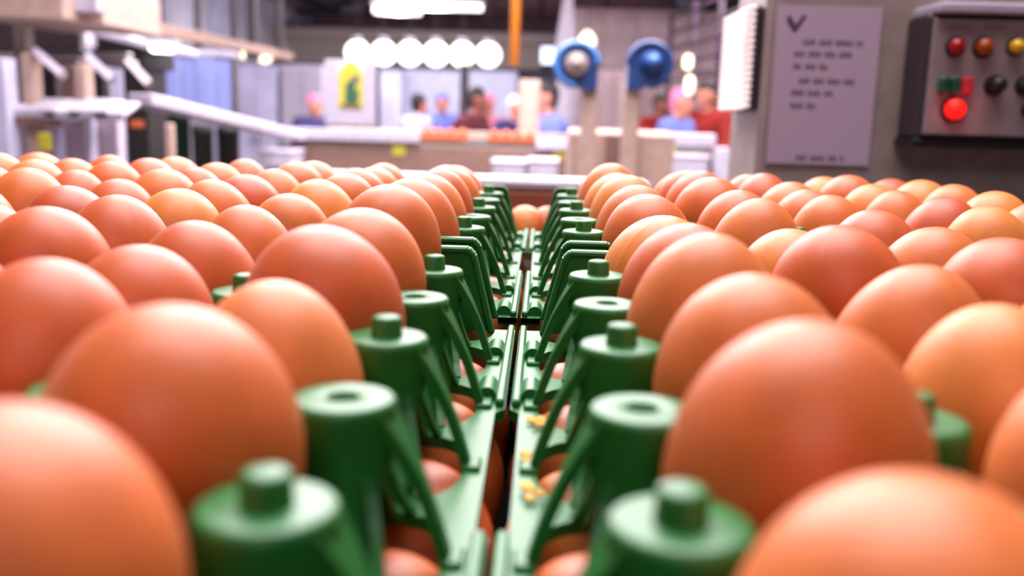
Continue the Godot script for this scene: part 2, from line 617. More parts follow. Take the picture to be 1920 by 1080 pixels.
func post_mesh(peg: bool, both: bool) -> ArrayMesh:
	var st := start(true)
	var seg := 36
	var prof := []   # drop, radius of the outside
	var n := 12
	for i in n + 1:
		var t := i / float(n)
		var d := 1.03 + t * (1.625 - 1.03)
		var flare := maxf(0.0, (d - 1.33) / 0.29)
		prof.append(Vector2(0.19, d))
		prof[i].x += 0.0 * flare
	for k in seg:
		var a := TAU * k / seg
		var b := TAU * (k + 1) / seg
		# the side towards the slit (and, on inner posts, the far side too) is cut away in an arch
		var low := [0.0, 0.0]
		for e in 2:
			var th: float = [a, b][e]
			var off := absf(wrapf(th - PI, -PI, PI))
			if both:
				off = minf(off, absf(wrapf(th, -PI, PI)))
			var lim := 0.95
			low[e] = 1.625 if off > lim else 1.20 + 0.42 * pow(off / lim, 3.0)
		for layer in [1.0, -1.0]:
			for i in n:
				var v := []
				for e in [[a, low[0]], [b, low[1]]]:
					for j in [i, i + 1]:
						var d: float = minf(1.03 + (e[1] - 1.03) * j / n, e[1])
						var side := absf(sin(e[0]))
						var r := 0.19 - 0.008 * (d - 1.03) / 0.6
						r += 0.23 * side * pow(clampf((d - 1.30) / 0.32, 0, 1), 2.0)
						r -= 0.03 if layer < 0 else 0.0
						v.append(Vector3(cos(e[0]) * r, -(d - FLANGE), sin(e[0]) * r) * U)
				var o = Vector3(cos((a + b) * 0.5), 0.05, sin((a + b) * 0.5)) * layer
				quad(st, v[0], v[1], v[3], v[2], o)
		# lower rim
		var va := []
		for e in [[a, low[0]], [b, low[1]]]:
			var side := absf(sin(e[0]))
			var r: float = 0.19 - 0.008 * (e[1] - 1.03) / 0.6 + 0.23 * side * pow(clampf((e[1] - 1.30) / 0.32, 0, 1), 2.0)
			va.append(Vector3(cos(e[0]) * r, -(e[1] - FLANGE), sin(e[0]) * r) * U)
			va.append(Vector3(cos(e[0]) * (r - 0.03), -(e[1] - FLANGE), sin(e[0]) * (r - 0.03)) * U)
		quad(st, va[0], va[1], va[3], va[2], Vector3.DOWN)
	# top: rounded edge, then a disc or a ring round a hole
	var top := [Vector2(0.19, down(1.03) / U), Vector2(0.186, down(1.014) / U), Vector2(0.176, down(1.003) / U), Vector2(0.164, down(1.0) / U)]
	if peg:
		top.append_array([Vector2(0.07, down(1.0) / U), Vector2(0.0, down(1.0) / U)])
	else:
		top.append_array([Vector2(0.066, down(1.0) / U), Vector2(0.056, down(1.006) / U), Vector2(0.052, down(1.10) / U), Vector2(0.0, down(1.10) / U)])
	var scaled := []
	for p in top:
		scaled.append(p * U)
	lathe(st, scaled, seg)
	return done(st)


func peg_mesh() -> ArrayMesh:
	var st := start(true)
	var p := []
	for v in [Vector2(0.078, -0.01), Vector2(0.070, 0.012), Vector2(0.068, 0.070), Vector2(0.062, 0.084), Vector2(0.046, 0.09), Vector2(0.0, 0.09)]:
		p.append(v * U)
	lathe(st, p, 24)
	return done(st)


func leg_mesh(s: float) -> ArrayMesh:
	var st := start()
	# main slanted leg to the flange
	var pts := []
	var ws := []
	for i in 11:
		var t := i / 10.0
		var x := 0.13 + 0.245 * t + 0.02 * sin(t * PI)
		var d := 1.035 + 0.57 * pow(t, 1.08)
		if i == 0:
			d = 1.03
		pts.append(Vector3(-s * x, -(d - FLANGE), 0) * U)
		ws.append(lerpf(0.24, 0.075, minf(1.0, t * 1.9)) * U)
	strap(st, pts, Vector3.BACK, ws, 0.045 * U)
	# foot plate
	box(st, Vector3(-s * 0.395, 0.008, 0) * U, Vector3(0.09, 0.035, 0.15) * U, 0.012 * U)
	# two thin ribs from the body to the bars between the cells
	for z in [-1.0, 1.0]:
		pts = []
		ws = []
		for i in 8:
			var t := i / 7.0
			pts.append(Vector3(-s * (0.10 + 0.10 * t), -(1.18 + 0.43 * t - FLANGE), z * (0.13 + 0.27 * t * t)) * U)
			ws.append(0.04 * U)
		strap(st, pts, Vector3(1, 0, 0), ws, 0.035 * U)
	return done(st)


func end_wall_mesh(s: float, edge: bool) -> ArrayMesh:
	var st := start()
	var l := -0.372 if edge else -0.30
	var r := 0.30
	var o := PackedVector2Array()
	for v in [Vector2(l, 1.61), Vector2(l + 0.04, 1.61), Vector2(-0.19, 1.04), Vector2(-0.15, 1.0), Vector2(0.15, 1.0), Vector2(0.19, 1.04), Vector2(r - 0.04, 1.61), Vector2(r, 1.61)]:
		o.append(Vector2(s * v.x, FLANGE - v.y) * U)
	slab(st, o, -0.02 * U, 0.02 * U)
	# bead along the rim
	for i in range(1, 6):
		var a := o[i]
		var b := o[i + 1]
		var d := b - a
		box(st, Vector3((a.x + b.x) * 0.5, (a.y + b.y) * 0.5, 0), Vector3(d.length() + 0.02 * U, 0.045 * U, 0.11 * U), 0.012 * U, Basis(Vector3.BACK, atan2(d.y, d.x)))
	return done(st)


# net of a tray: plates round the cells with cups, and the flange along the slit
func net_mesh(s: float, cols: int, rows: int, x0: float, flange: bool) -> ArrayMesh:
	var st := start()
	var th := 0.04
	var seg := 32
	for c in cols:
		for r in rows:
			var ctr := Vector2(x0 + PITCH * (c + 0.5), PITCH * (r + 0.5))
			for k in seg:
				var rim := []
				for e in [k, k + 1]:
					var a: float = TAU * e / seg
					var dir := Vector2(cos(a), sin(a))
					var far := PITCH * 0.5 / maxf(absf(dir.x), absf(dir.y))
					var corner := Vector2(signf(dir.x), signf(dir.y)) * PITCH * 0.5
					var along := dir.dot(corner)
					var miss := corner.length_squared() - along * along
					if miss < 0.41 * 0.41:
						far = minf(far, along - sqrt(0.41 * 0.41 - miss))
					rim.append([dir, far])
				var d0: Vector2 = rim[0][0]
				var d1: Vector2 = rim[1][0]
				var put := func(v: Vector2, drop: float) -> Vector3: return Vector3(s * (ctr.x + v.x), FLANGE - drop, -(ctr.y + v.y)) * U
				var i0: float = 0.325
				var mid := (d0 + d1) * 0.5
				var o := Vector3(s * mid.x, 0, -mid.y)
				var f0: float = maxf(rim[0][1], i0 + 0.02)
				var f1: float = maxf(rim[1][1], i0 + 0.02)
				quad(st, put.call(d0 * i0, 1.606), put.call(d1 * i0, 1.606), put.call(d1 * f1, 1.606), put.call(d0 * f0, 1.606), Vector3.UP)
				quad(st, put.call(d0 * i0, 1.606 + th), put.call(d1 * i0, 1.606 + th), put.call(d1 * f1, 1.606 + th), put.call(d0 * f0, 1.606 + th), Vector3.DOWN)
				quad(st, put.call(d0 * f0, 1.606), put.call(d1 * f1, 1.606), put.call(d1 * f1, 1.606 + th), put.call(d0 * f0, 1.606 + th), o)
				# cup
				quad(st, put.call(d0 * 0.325, 1.62), put.call(d1 * 0.325, 1.62), put.call(d1 * 0.43, 1.47), put.call(d0 * 0.43, 1.47), o + Vector3.DOWN * 0.5)
				quad(st, put.call(d0 * 0.30, 1.62), put.call(d1 * 0.30, 1.62), put.call(d1 * 0.415, 1.46), put.call(d0 * 0.415, 1.46), -o + Vector3.UP * 0.5)
				quad(st, put.call(d0 * 0.43, 1.47), put.call(d1 * 0.43, 1.47), put.call(d1 * 0.415, 1.46), put.call(d0 * 0.415, 1.46), Vector3.UP)
				quad(st, put.call(d0 * 0.30, 1.62), put.call(d1 * 0.30, 1.62), put.call(d1 * 0.325, 1.646), put.call(d0 * 0.325, 1.646), Vector3.DOWN)
	if flange:
		var length := rows * PITCH
		var steps := rows * 28
		var prev := []
		for i in steps + 1:
			var z := length * i / steps
			var near := roundf(z / PITCH) * PITCH
			var dz := absf(z - near)
			var xi := HALF_GAP
			if dz < 0.41:
				xi = HALF_GAP - 0.36 * pow(1.0 - pow(dz / 0.41, 3.0), 1.0 / 3.0)
			var xs := 0.016
			if z > 2.08 and z < 3.66:
				xs = 0.016 + 0.050 * clampf(minf(z - 2.08, 3.66 - z) / 0.04, 0, 1)
			var now := [Vector3(s * xs, 0, -z) * U, Vector3(s * xi, 0, -z) * U]
			if prev:
				var t := Vector3.DOWN * th * 1.5 * U
				quad(st, prev[0], now[0], now[1], prev[1], Vector3.UP)
				quad(st, prev[0] + t, now[0] + t, now[1] + t, prev[1] + t, Vector3.DOWN)
				quad(st, prev[0], now[0], now[0] + t, prev[0] + t, Vector3(-s, 0, 0))
				quad(st, prev[1], now[1], now[1] + t, prev[1] + t, Vector3(s, 0, 0))
			prev = now
	return done(st)


func ridge_mesh(s: float, z0: float, z1: float) -> ArrayMesh:
	return boxes([[Vector3(s * 0.045, 0.022, -(z0 + z1) * 0.5) * U, Vector3(0.05, 0.05, z1 - z0) * U]], 0.012 * U)


func lug_mesh(s: float) -> ArrayMesh:
	var st := start()
	var o := PackedVector2Array()
	for i in 13:
		var a := PI * i / 12.0
		o.append(Vector2(s * 0.125 + 0.062 * cos(a), 0.075 * sin(a)) * U)
	slab(st, o, -0.13 * U, 0.13 * U)
	return done(st)


var tray_parts := {}

func make_tray(s: float, cols: int, label: String, z_start: float, x_shift := 0.0) -> Node3D:
	var root := thing("egg_tray", label, "egg tray", Vector3(s * x_shift * U, CAM_Y - FLANGE * U, -z_start * U), "green plastic egg trays")
	var key := "net%d_%d" % [s, cols]
	if not tray_parts.has(key):
		tray_parts[key] = net_mesh(s, cols, 6, HALF_GAP, true)
		for b in [true, false]:
			tray_parts["post%s%s" % [b, true]] = post_mesh(b, true)
		tray_parts["leg%d" % s] = leg_mesh(s)
		tray_parts["wall%d%s" % [s, true]] = end_wall_mesh(s, true)
		tray_parts["wall%d%s" % [s, false]] = end_wall_mesh(s, false)
		tray_parts["lug%d" % s] = lug_mesh(s)
		tray_parts.peg = peg_mesh()
	part("tray_net", tray_parts[key], M.green_plastic, root)
	part("edge_ridge", ridge_mesh(s, 0.02, 2.04), M.green_plastic, root)
	part("edge_ridge", ridge_mesh(s, 3.70, 6 * PITCH - 0.02), M.green_plastic, root)
	for k in cols + 1:
		for i in 5:
			var peg := i % 2 == 0
			if k % 2 == 1:
				peg = not peg
			var p := part("post", tray_parts["post%s%s" % [peg, true]], M.green_plastic, root, Vector3(s * (HALF_GAP + PITCH * k), 0, -PITCH * (i + 1)) * U)
			if s > 0:
				p.rotation.y = PI * 0.0
			if peg:
				part("peg", tray_parts.peg, M.green_plastic, p, Vector3(0, down(1.0), 0))
			if k == 0:
				part("leg", tray_parts["leg%d" % s], M.green_thin, p)
		for e in [0.035, 6 * PITCH - 0.035]:
			part("end_wall", tray_parts["wall%d%s" % [s, k == 0]], M.green_thin, root, Vector3(s * (HALF_GAP + PITCH * k), 0, -e) * U)
	for i in 6:
		var z := PITCH * (i + 0.24)
		if z > 3.75 or z_start > 5.0:
			if z > 2.0 and z < 3.7:
				continue
			part("lug", tray_parts["lug%d" % s], M.green_plastic, root, Vector3(0, 0, -z) * U)
	return root


func trays() -> void:
	# table that carries the stacks
	var y := CAM_Y - 3.0 * U
	var tb := thing("stack_table", "dark-topped table under the stacked green egg trays", "table", Vector3(0, 0, -7.2 * U))
	part("table_top", boxes([[Vector3(-1.6 * U, y - 0.02, 0), Vector3(16.6 * U, 0.04, 12.6 * U)]]), M.black_mat, tb)
	for sx in [-9.3, 6.1]:
		for sz in [-5.9, 5.9]:
			part("leg", boxes([[Vector3(sx * U, (y - 0.04) * 0.5, sz * U), Vector3(0.04, y - 0.04, 0.04)]]), M.steel, tb)
	make_tray(-1, 9, "green plastic egg tray left of the slit, nearest the viewer", TRAY_A)
	make_tray(-1, 9, "green plastic egg tray left of the slit, at the far end", TRAY_B)
	make_tray(1, 5, "green plastic egg tray right of the slit, nearest the viewer", TRAY_A)
	make_tray(1, 5, "green plastic egg tray right of the slit, at the far end", TRAY_B)
	# lower layer: what shows of it through the openings
	for s in [-1, 1]:
		for t in [TRAY_A, TRAY_B]:
			var root := thing("egg_tray", "lower green egg tray seen through the openings %s of the slit, %s" % ["left" if s < 0 else "right", "near end" if t == TRAY_A else "far end"], "egg tray", Vector3(0, CAM_Y - 2.48 * U, -t * U), "green plastic egg trays")
			var key := "low%d" % s
			if not tray_parts.has(key):
				tray_parts[key] = net_mesh(s, 2, 5, HALF_GAP - PITCH * 0.5, false)
				tray_parts.column = tubes([[Vector3(0, -0.50, 0) * U, Vector3(0, 0.81, 0) * U]], 0.07 * U, 12)
			part("tray_net", tray_parts[key], M.green_plastic, root, Vector3(0, 0, -PITCH * 0.5) * U)
			for c in 2:
				for r in 6:
					part("post", tray_parts.column, M.green_plastic, root, Vector3(s * (HALF_GAP + PITCH * (c + 0.5)), 0, -PITCH * (r + 0.5)) * U)
	# yellow crumbs on the right flange
	for q in [[1010, 790, 0.085, "yellow crumb on the right tray's flange, farthest from the viewer"], [990, 862, 0.07, "yellow crumb on the right flange, between the two others"], [1003, 925, 0.08, "yellow crumb on the right tray's flange, nearest the viewer"]]:
		var dir := cam.basis * Vector3((q[0] - 960.0) / FOCAL, (540.0 - q[1]) / FOCAL, -1.0)
		var p := cam.position + dir * ((FLANGE - 0.02) * U / -dir.y)
		var st := start()
		for i in 4:
			box(st, Vector3(rng.randf_range(-0.04, 0.04), rng.randf_range(-0.005, 0.012), rng.randf_range(-0.06, 0.06)) * U, Vector3(0.05, 0.02, 0.06) * U * rng.randf_range(0.7, 1.1), 0.008 * U, Basis(Vector3(0.3, 1, 0.2).normalized(), rng.randf() * 3.0))
		solo("feed_crumb", done(st), M.crumb, p, q[3], "crumb", "yellow crumbs")


# ---------------------------------------------------------------- eggs
func egg_mesh(up: float, low: float, seg := 40, rings := 28) -> ArrayMesh:
	var st := start(true)
	var prof := []
	for i in rings + 1:
		var t := PI * i / rings
		var h := -cos(t)
		var r := sin(t)
		var y := h * (up if h > 0 else low)
		# the longer half is the more pointed
		var sharp := (up if h > 0 else low) - 0.5
		r *= 1.0 - clampf(sharp, 0.0, 0.2) * 1.0 * h * h
		prof.append(Vector2(0.388 * r, y) * U)
	lathe(st, prof, seg)
	return done(st)


var egg_shapes := []

func ordinal(n: int) -> String:
	return ["first", "second", "third", "fourth", "fifth", "sixth", "seventh", "eighth", "ninth", "tenth", "eleventh", "twelfth"][n]


func egg(where: Vector3, size: float, label: String, group: String, tone := -1, shape := -1, lean := 0.16) -> MeshInstance3D:
	if shape < 0:
		shape = rng.randi() % egg_shapes.size()
	if tone < 0:
		tone = [0, 1, 1, 2, 2, 3, 3, 4, 5][rng.randi() % 9]
	var o := solo("egg", egg_shapes[shape], M["shell_%d" % tone], where, label, "egg", group)
	o.basis = Basis.from_euler(Vector3(rng.randf_range(-lean, lean), rng.randf() * TAU, rng.randf_range(-lean, lean))).scaled(Vector3.ONE * size)
	return o


func eggs() -> void:
	for q in [[0.46, 0.55], [0.49, 0.53], [0.52, 0.48], [0.45, 0.57], [0.54, 0.48]]:
		egg_shapes.append(egg_mesh(q[0], q[1]))
	# how far single eggs stand from the middle of their cells: column -> row -> (sideways, drop of the top)
	var own := {
		-1: [[[-.04, .615], [-.04, .59], [-.07, .683], [-.08, .567], [-.08, .576], [-.08, .50], [-.08, .55], [-.08, .575], [-.08, .578], [-.08, .608]],
			[[], [], [-.07, .624], [-.05, .696], [-.025, .681], [-.03, .677], [.04, .71], [0, .657], [-.04, .654]],
			[[], [], [], [], [-.05, .626], [-.05, .635], [.05, .70], [.036, .683], [.036, .70]],
			[[], [], [], [], [], [-.05, .71], [.05, .705], [.05, .712], [0, .668], [-.04, .70], [.05, .70]]],
		1: [[[-.05, .69], [-.06, .569], [.013, .587], [-.03, .538], [0, .602], [-.026, .654], [.05, .624], [.05, .619], [.038, .585], [0, .628], [-.024, .563]],
			[[], [], [.05, .679], [.05, .659], [-.012, .584], [-.05, .72], [0, .627], [.027, .635], [-.05, .581], [-.033, .57]],
			[[], [], [], [], [-.015, .628], [-.04, .671], [.05, .691], [-.026, .646], [.01, .674], [.05, .662]],
			[[], [], [], [], [], [], [.05, .631], [.05, .638], [-.015, .656], [.047, .658], [.05, .616]]]}
	var tones := {"-1_0_0": 2, "-1_0_1": 2, "-1_0_2": 0, "-1_0_3": 3, "-1_0_4": 2, "-1_0_5": 2, "1_0_0": 1, "1_0_1": 2, "1_0_2": 1, "1_0_3": 0, "1_1_5": 4, "1_1_4": 3, "1_2_3": 4, "1_1_2": 4, "1_1_3": 1}
	for s in [-1, 1]:
		for c in (9 if s < 0 else 5):
			var seen := 0
			for r in 12:
				var z := TRAY_A + PITCH * (r + 0.5) if r < 6 else TRAY_B + PITCH * (r - 5.5)
				var dx := rng.randf_range(-0.025, 0.025)
				var top := (0.67 if s < 0 else 0.63) + rng.randf_range(-0.04, 0.04)
				if r == 11:
					top = 0.70
				var o: Array = own[s]
				if c < o.size() and r < o[c].size() and o[c][r]:
					dx = o[c][r][0]
					top = o[c][r][1]
				var shape := rng.randi() % egg_shapes.size()
				var size := rng.randf_range(0.965, 1.04)
				var p := Vector3(s * (HALF_GAP + PITCH * (c + 0.5) + dx) * U, CAM_Y - (top + [0.46, 0.49, 0.52, 0.45, 0.54][shape] * size) * U, -z * U)
				# leave out what lies well outside the view
				var v := cam.basis.inverse() * (p + Vector3(0, 0.02, 0) - cam.position)
				var px := 960.0 + FOCAL * v.x / -v.z
				var reach := FOCAL * 0.025 / -v.z
				if px + reach < -60 or px - reach > 1980:
					continue
				var words := "brown egg %s of the slit, %s column out, %s from the front of that column" % ["left" if s < 0 else "right", ordinal(c), ordinal(seen)]
				seen += 1
				egg(p, size, words, "brown eggs in the green trays", tones.get("%d_%d_%d" % [s, c, r], -1), shape)
	# lower layer, under the posts beside the slit
	for s in [-1, 1]:
		for t in 2:
			for i in 5:
				var z = [TRAY_A, TRAY_B][t] + PITCH * (i + 1) + rng.randf_range(-0.03, 0.03)
				var p := Vector3(s * (HALF_GAP - 0.14) * U, CAM_Y - 2.05 * U, -z * U)
				egg(p, 0.97, "lower-tray egg %s of the slit, under the %s post from the front" % ["left" if s < 0 else "right", ordinal(t * 5 + i)], "brown eggs in the lower trays", -1, 0, 0.1)


# ---------------------------------------------------------------- behind the trays
func cross_conveyor() -> void:
	var o := thing("cross_conveyor", "low rust-brown conveyor side with a white top ledge behind the trays", "conveyor", Vector3(-0.06, 0, -0.88))
	var top := at(1000, 356, 0.88).y
	part("side_board", boxes([[Vector3(0, top - 0.10, -0.01), Vector3(0.34, 0.20, 0.02)]]), M.rust_board, o)
	part("ledge", boxes([[Vector3(0, top + 0.004, -0.035), Vector3(0.34, 0.010, 0.07)]]), M.white_paint, o)
	for x in [-0.14, 0.14]:
		part("leg", boxes([[Vector3(x, (top - 0.2) * 0.5, -0.05), Vector3(0.03, top - 0.2, 0.03)]]), M.steel, o)
	var st := start(true)
	var y := at(985, 392, 0.78).y - 0.052
	for i in 2:
		tube(st, [Vector3(-0.16, y, 0.085 + i * 0.045), Vector3(0.16, y, 0.085 + i * 0.045)], [0.014], 14)
	part("roller", done(st), M.grey_rubber, o)
	part("bed", boxes([[Vector3(0, y - 0.03, 0.09), Vector3(0.34, 0.02, 0.16)]]), M.brown_paint, o)
	var words := ["brown egg on the rollers behind the trays, seen past the slit", "reddish egg on the rollers, just right of the slit"]
	var xs := [at(985, 400, 0.78).x, at(1029, 400, 0.78).x]
	for i in 2:
		egg(Vector3(xs[i], y + 0.030 + 0.001, -0.78), 0.95, words[i], "eggs on the rollers behind the trays", [4, 3][i], 1, 0.05)


func cabinet() -> void:
	var d := 1.05
	var x0 := at(1428, 160, d).x
	var top := 2.1
	var o := thing("machine_cabinet", "taupe metal machine cabinet filling the right side of the view", "cabinet", Vector3(x0 + 0.5, 0, -d - 0.08))
	part("body", boxes([[Vector3(0, top * 0.5 + 0.05, 0), Vector3(1.0, top - 0.1, 0.16)]], 0.006), M.taupe_paint, o)
	part("plinth", boxes([[Vector3(0, 0.05, -0.005), Vector3(0.98, 0.1, 0.14)]], 0.004), M.dark_metal, o)
	# glowing louvred panel on the cabinet's left side
	var yt := at(1418, 8, d).y
	var yb := at(1410, 206, d).y
	var lp := thing("louvred_panel", "bright white louvred panel on the cabinet's left side", "lamp", Vector3(x0 - 0.006, (yt + yb) * 0.5, -d - 0.072))
	part("frame", box_mesh(Vector3(0.012, yt - yb, 0.13), 0.003), M.dark_metal, lp)
	for i in 16:
		var y := -(yt - yb) * 0.5 + (i + 0.5) * (yt - yb) / 16.0
		part("slat", boxes([[Vector3(0, 0, 0.004), Vector3(0.012, 0.0046, 0.130), Basis(Vector3.BACK, 0.35)]], 0.001), M.louvre_white, lp, Vector3(-0.010, y, 0))
	var al := AreaLight3D.new()
	al.name = "panel_light"
	al.area_size = Vector2(0.12, yt - yb)
	al.rotation.y = PI / 2
	al.position = Vector3(-0.02, 0, 0)
	al.light_energy = 0.02
	al.area_range = 40.0
	al.area_attenuation = 2.0
	al.shadow_enabled = true
	lp.add_child(al)
	# paper notice
	var nc := at(1543, 162, d)
	var na := at(1446, 162, d)
	var nb := at(1640, 162, d)
	var ny := at(1543, 14, d).y - at(1543, 311, d).y
	var paper := StandardMaterial3D.new()
	paper.resource_name = "printed_paper"
	paper.albedo_texture = notice_print()
	paper.roughness = 0.7
	var n := thing("paper_notice", "white printed paper notice taped to the taupe cabinet", "notice", nc + Vector3(0, 0, 0.002))
	part("sheet", box_mesh(Vector3(nb.x - na.x, ny, 0.0012), 0.0), M.white_paint, n)
	var st := start()
	var w := (nb.x - na.x) * 0.5
	var h := ny * 0.5
	var vs := [Vector3(-w, h, 0), Vector3(w, h, 0), Vector3(w, -h, 0), Vector3(-w, -h, 0)]
	var uv := [Vector2(0, 0), Vector2(1, 0), Vector2(1, 1), Vector2(0, 1)]
	for k in [0, 1, 2, 0, 2, 3]:
		st.set_uv(uv[k])
		st.add_vertex(vs[k])
	part("print", done(st), paper, n, Vector3(0, 0, 0.0009))
	# control box
	var e := 0.995
	var c0 := at(1716, 262, e)
	var c1 := at(1716, 22, e)
	var bw := 0.20
	var bh := c1.y - c0.y
	var dep := d - e + 0.0
	var cb := thing("control_box", "grey control box with coloured buttons on the cabinet", "control box", Vector3(c0.x + bw * 0.5, c0.y, -e - dep * 0.5))
	part("housing", boxes([[Vector3(0, bh * 0.5, 0), Vector3(bw, bh, dep)]], 0.004), M.dark_metal, cb)  # dark tone stands in for the shade on the left side
	part("face_plate", boxes([[Vector3(0, bh * 0.5, dep * 0.5 + 0.001), Vector3(bw - 0.012, bh - 0.012, 0.004)]], 0.001), M.face_paint, cb)
	part("lid_edge", boxes([[Vector3(0.004, bh + 0.004, 0.006), Vector3(bw - 0.004, 0.010, dep + 0.016)]], 0.002), M.white_paint, cb)  # white stands in for the light falling on the lid
	part("bottom_seal", boxes([[Vector3(0, -0.003, 0.0), Vector3(bw + 0.004, 0.008, dep)]], 0.001), M.black_rubber, cb)
	var knob := func(called: String, px: float, py: float, r: float, m: Material, depth := 0.010) -> void:
		var s2 := start(true)
		var tilt := Basis(Vector3.RIGHT, PI / 2)
		lathe(s2, [Vector2(r, 0), Vector2(r, depth * 0.6), Vector2(r * 0.85, depth), Vector2(0, depth * 1.1)], 24, Vector3.ZERO, tilt)
		var b := part(called, done(s2), m, cb, at(px, py, e) - cb.position + Vector3(0, 0, 0.003))
		var s3 := start(true)
		lathe(s3, [Vector2(r * 1.28, 0), Vector2(r * 1.28, 0.002), Vector2(r * 1.02, 0.003), Vector2(r * 1.02, 0)], 24, Vector3.ZERO, tilt)
		part("bezel", done(s3), M.grey_rubber, b)
	var px_m := e / FOCAL * 0.88
	knob.call("button", 1788, 88, 16 * px_m, M.red_button)
	knob.call("button", 1840, 89, 17 * px_m, M.amber_button)
	knob.call("button", 1900, 88, 14 * px_m, M.yellow_button)
	knob.call("selector_knob", 1860, 160, 16 * px_m, M.black_rubber, 0.016)
	knob.call("selector_knob", 1918, 160, 16 * px_m, M.grey_rubber, 0.016)
	knob.call("pilot_lamp", 1785, 205, 21 * px_m, M.lamp_red)
	knob.call("button", 1926, 207, 13 * px_m, M.grey_rubber)
	for q in [[1765, 14, M.green_button], [1785, 12, M.green_button], [1809, 14, M.pink_red]]:
		var b := at(q[0], 160, e) - cb.position
		part("rocker", box_mesh(Vector3(q[1] * 1.5 * px_m, 34 * px_m, 0.010), 0.002), q[2], cb, b + Vector3(0, 0, 0.006))
	for q in [[1795, 46], [1862, 44]]:
		part("caption_strip", box_mesh(Vector3(42 * px_m, 9 * px_m, 0.0008), 0.0), M.caption, cb, at(q[0], 52, e) - cb.position + Vector3(0, 0, 0.0034))
	var ol := OmniLight3D.new()
	ol.name = "pilot_light"
	ol.light_color = Color(1, 0.15, 0.1)
	ol.light_energy = 0.0006
	ol.light_size = 0.008
	ol.omni_range = 40.0
	ol.omni_attenuation = 2.0
	ol.shadow_enabled = true
	ol.position = at(1785, 205, e) - cb.position + Vector3(0, 0, 0.02)
	cb.add_child(ol)


func notice_print() -> ImageTexture:
	var im := Image.create(380, 580, false, Image.FORMAT_RGB8)
	im.fill(Color(0.70, 0.61, 0.69))
	var ink := Color(0.28, 0.22, 0.30)
	var r := RandomNumberGenerator.new()
	r.seed = 5
	# blurred words: rows of short strokes
	for l in [[100, 128, 320], [72, 170, 282], [72, 216, 210], [98, 268, 302], [74, 312, 222], [74, 360, 164], [110, 552, 290]]:
		var x: int = l[0]
		while x < l[2]:
			var word := r.randi_range(24, 70)
			var end := mini(x + word, l[2])
			while x < end:
				var tall := r.randi_range(2, 8)
				im.fill_rect(Rect2i(x, l[1] - tall, 5, 16 + tall), ink)
				im.fill_rect(Rect2i(x, l[1] + r.randi_range(0, 10), 8, 3), ink)
				x += 8
			x += 12
	# tick-shaped emblem
	for i in 40:
		var t := i / 39.0
		im.fill_rect(Rect2i(36 + int(t * 24), 40 + int(t * 36), 14, 22), ink)
		im.fill_rect(Rect2i(62 + int(t * 32), 80 - int(t * 46), 11, 18 - int(t * 5)), ink)
	return ImageTexture.create_from_image(im)


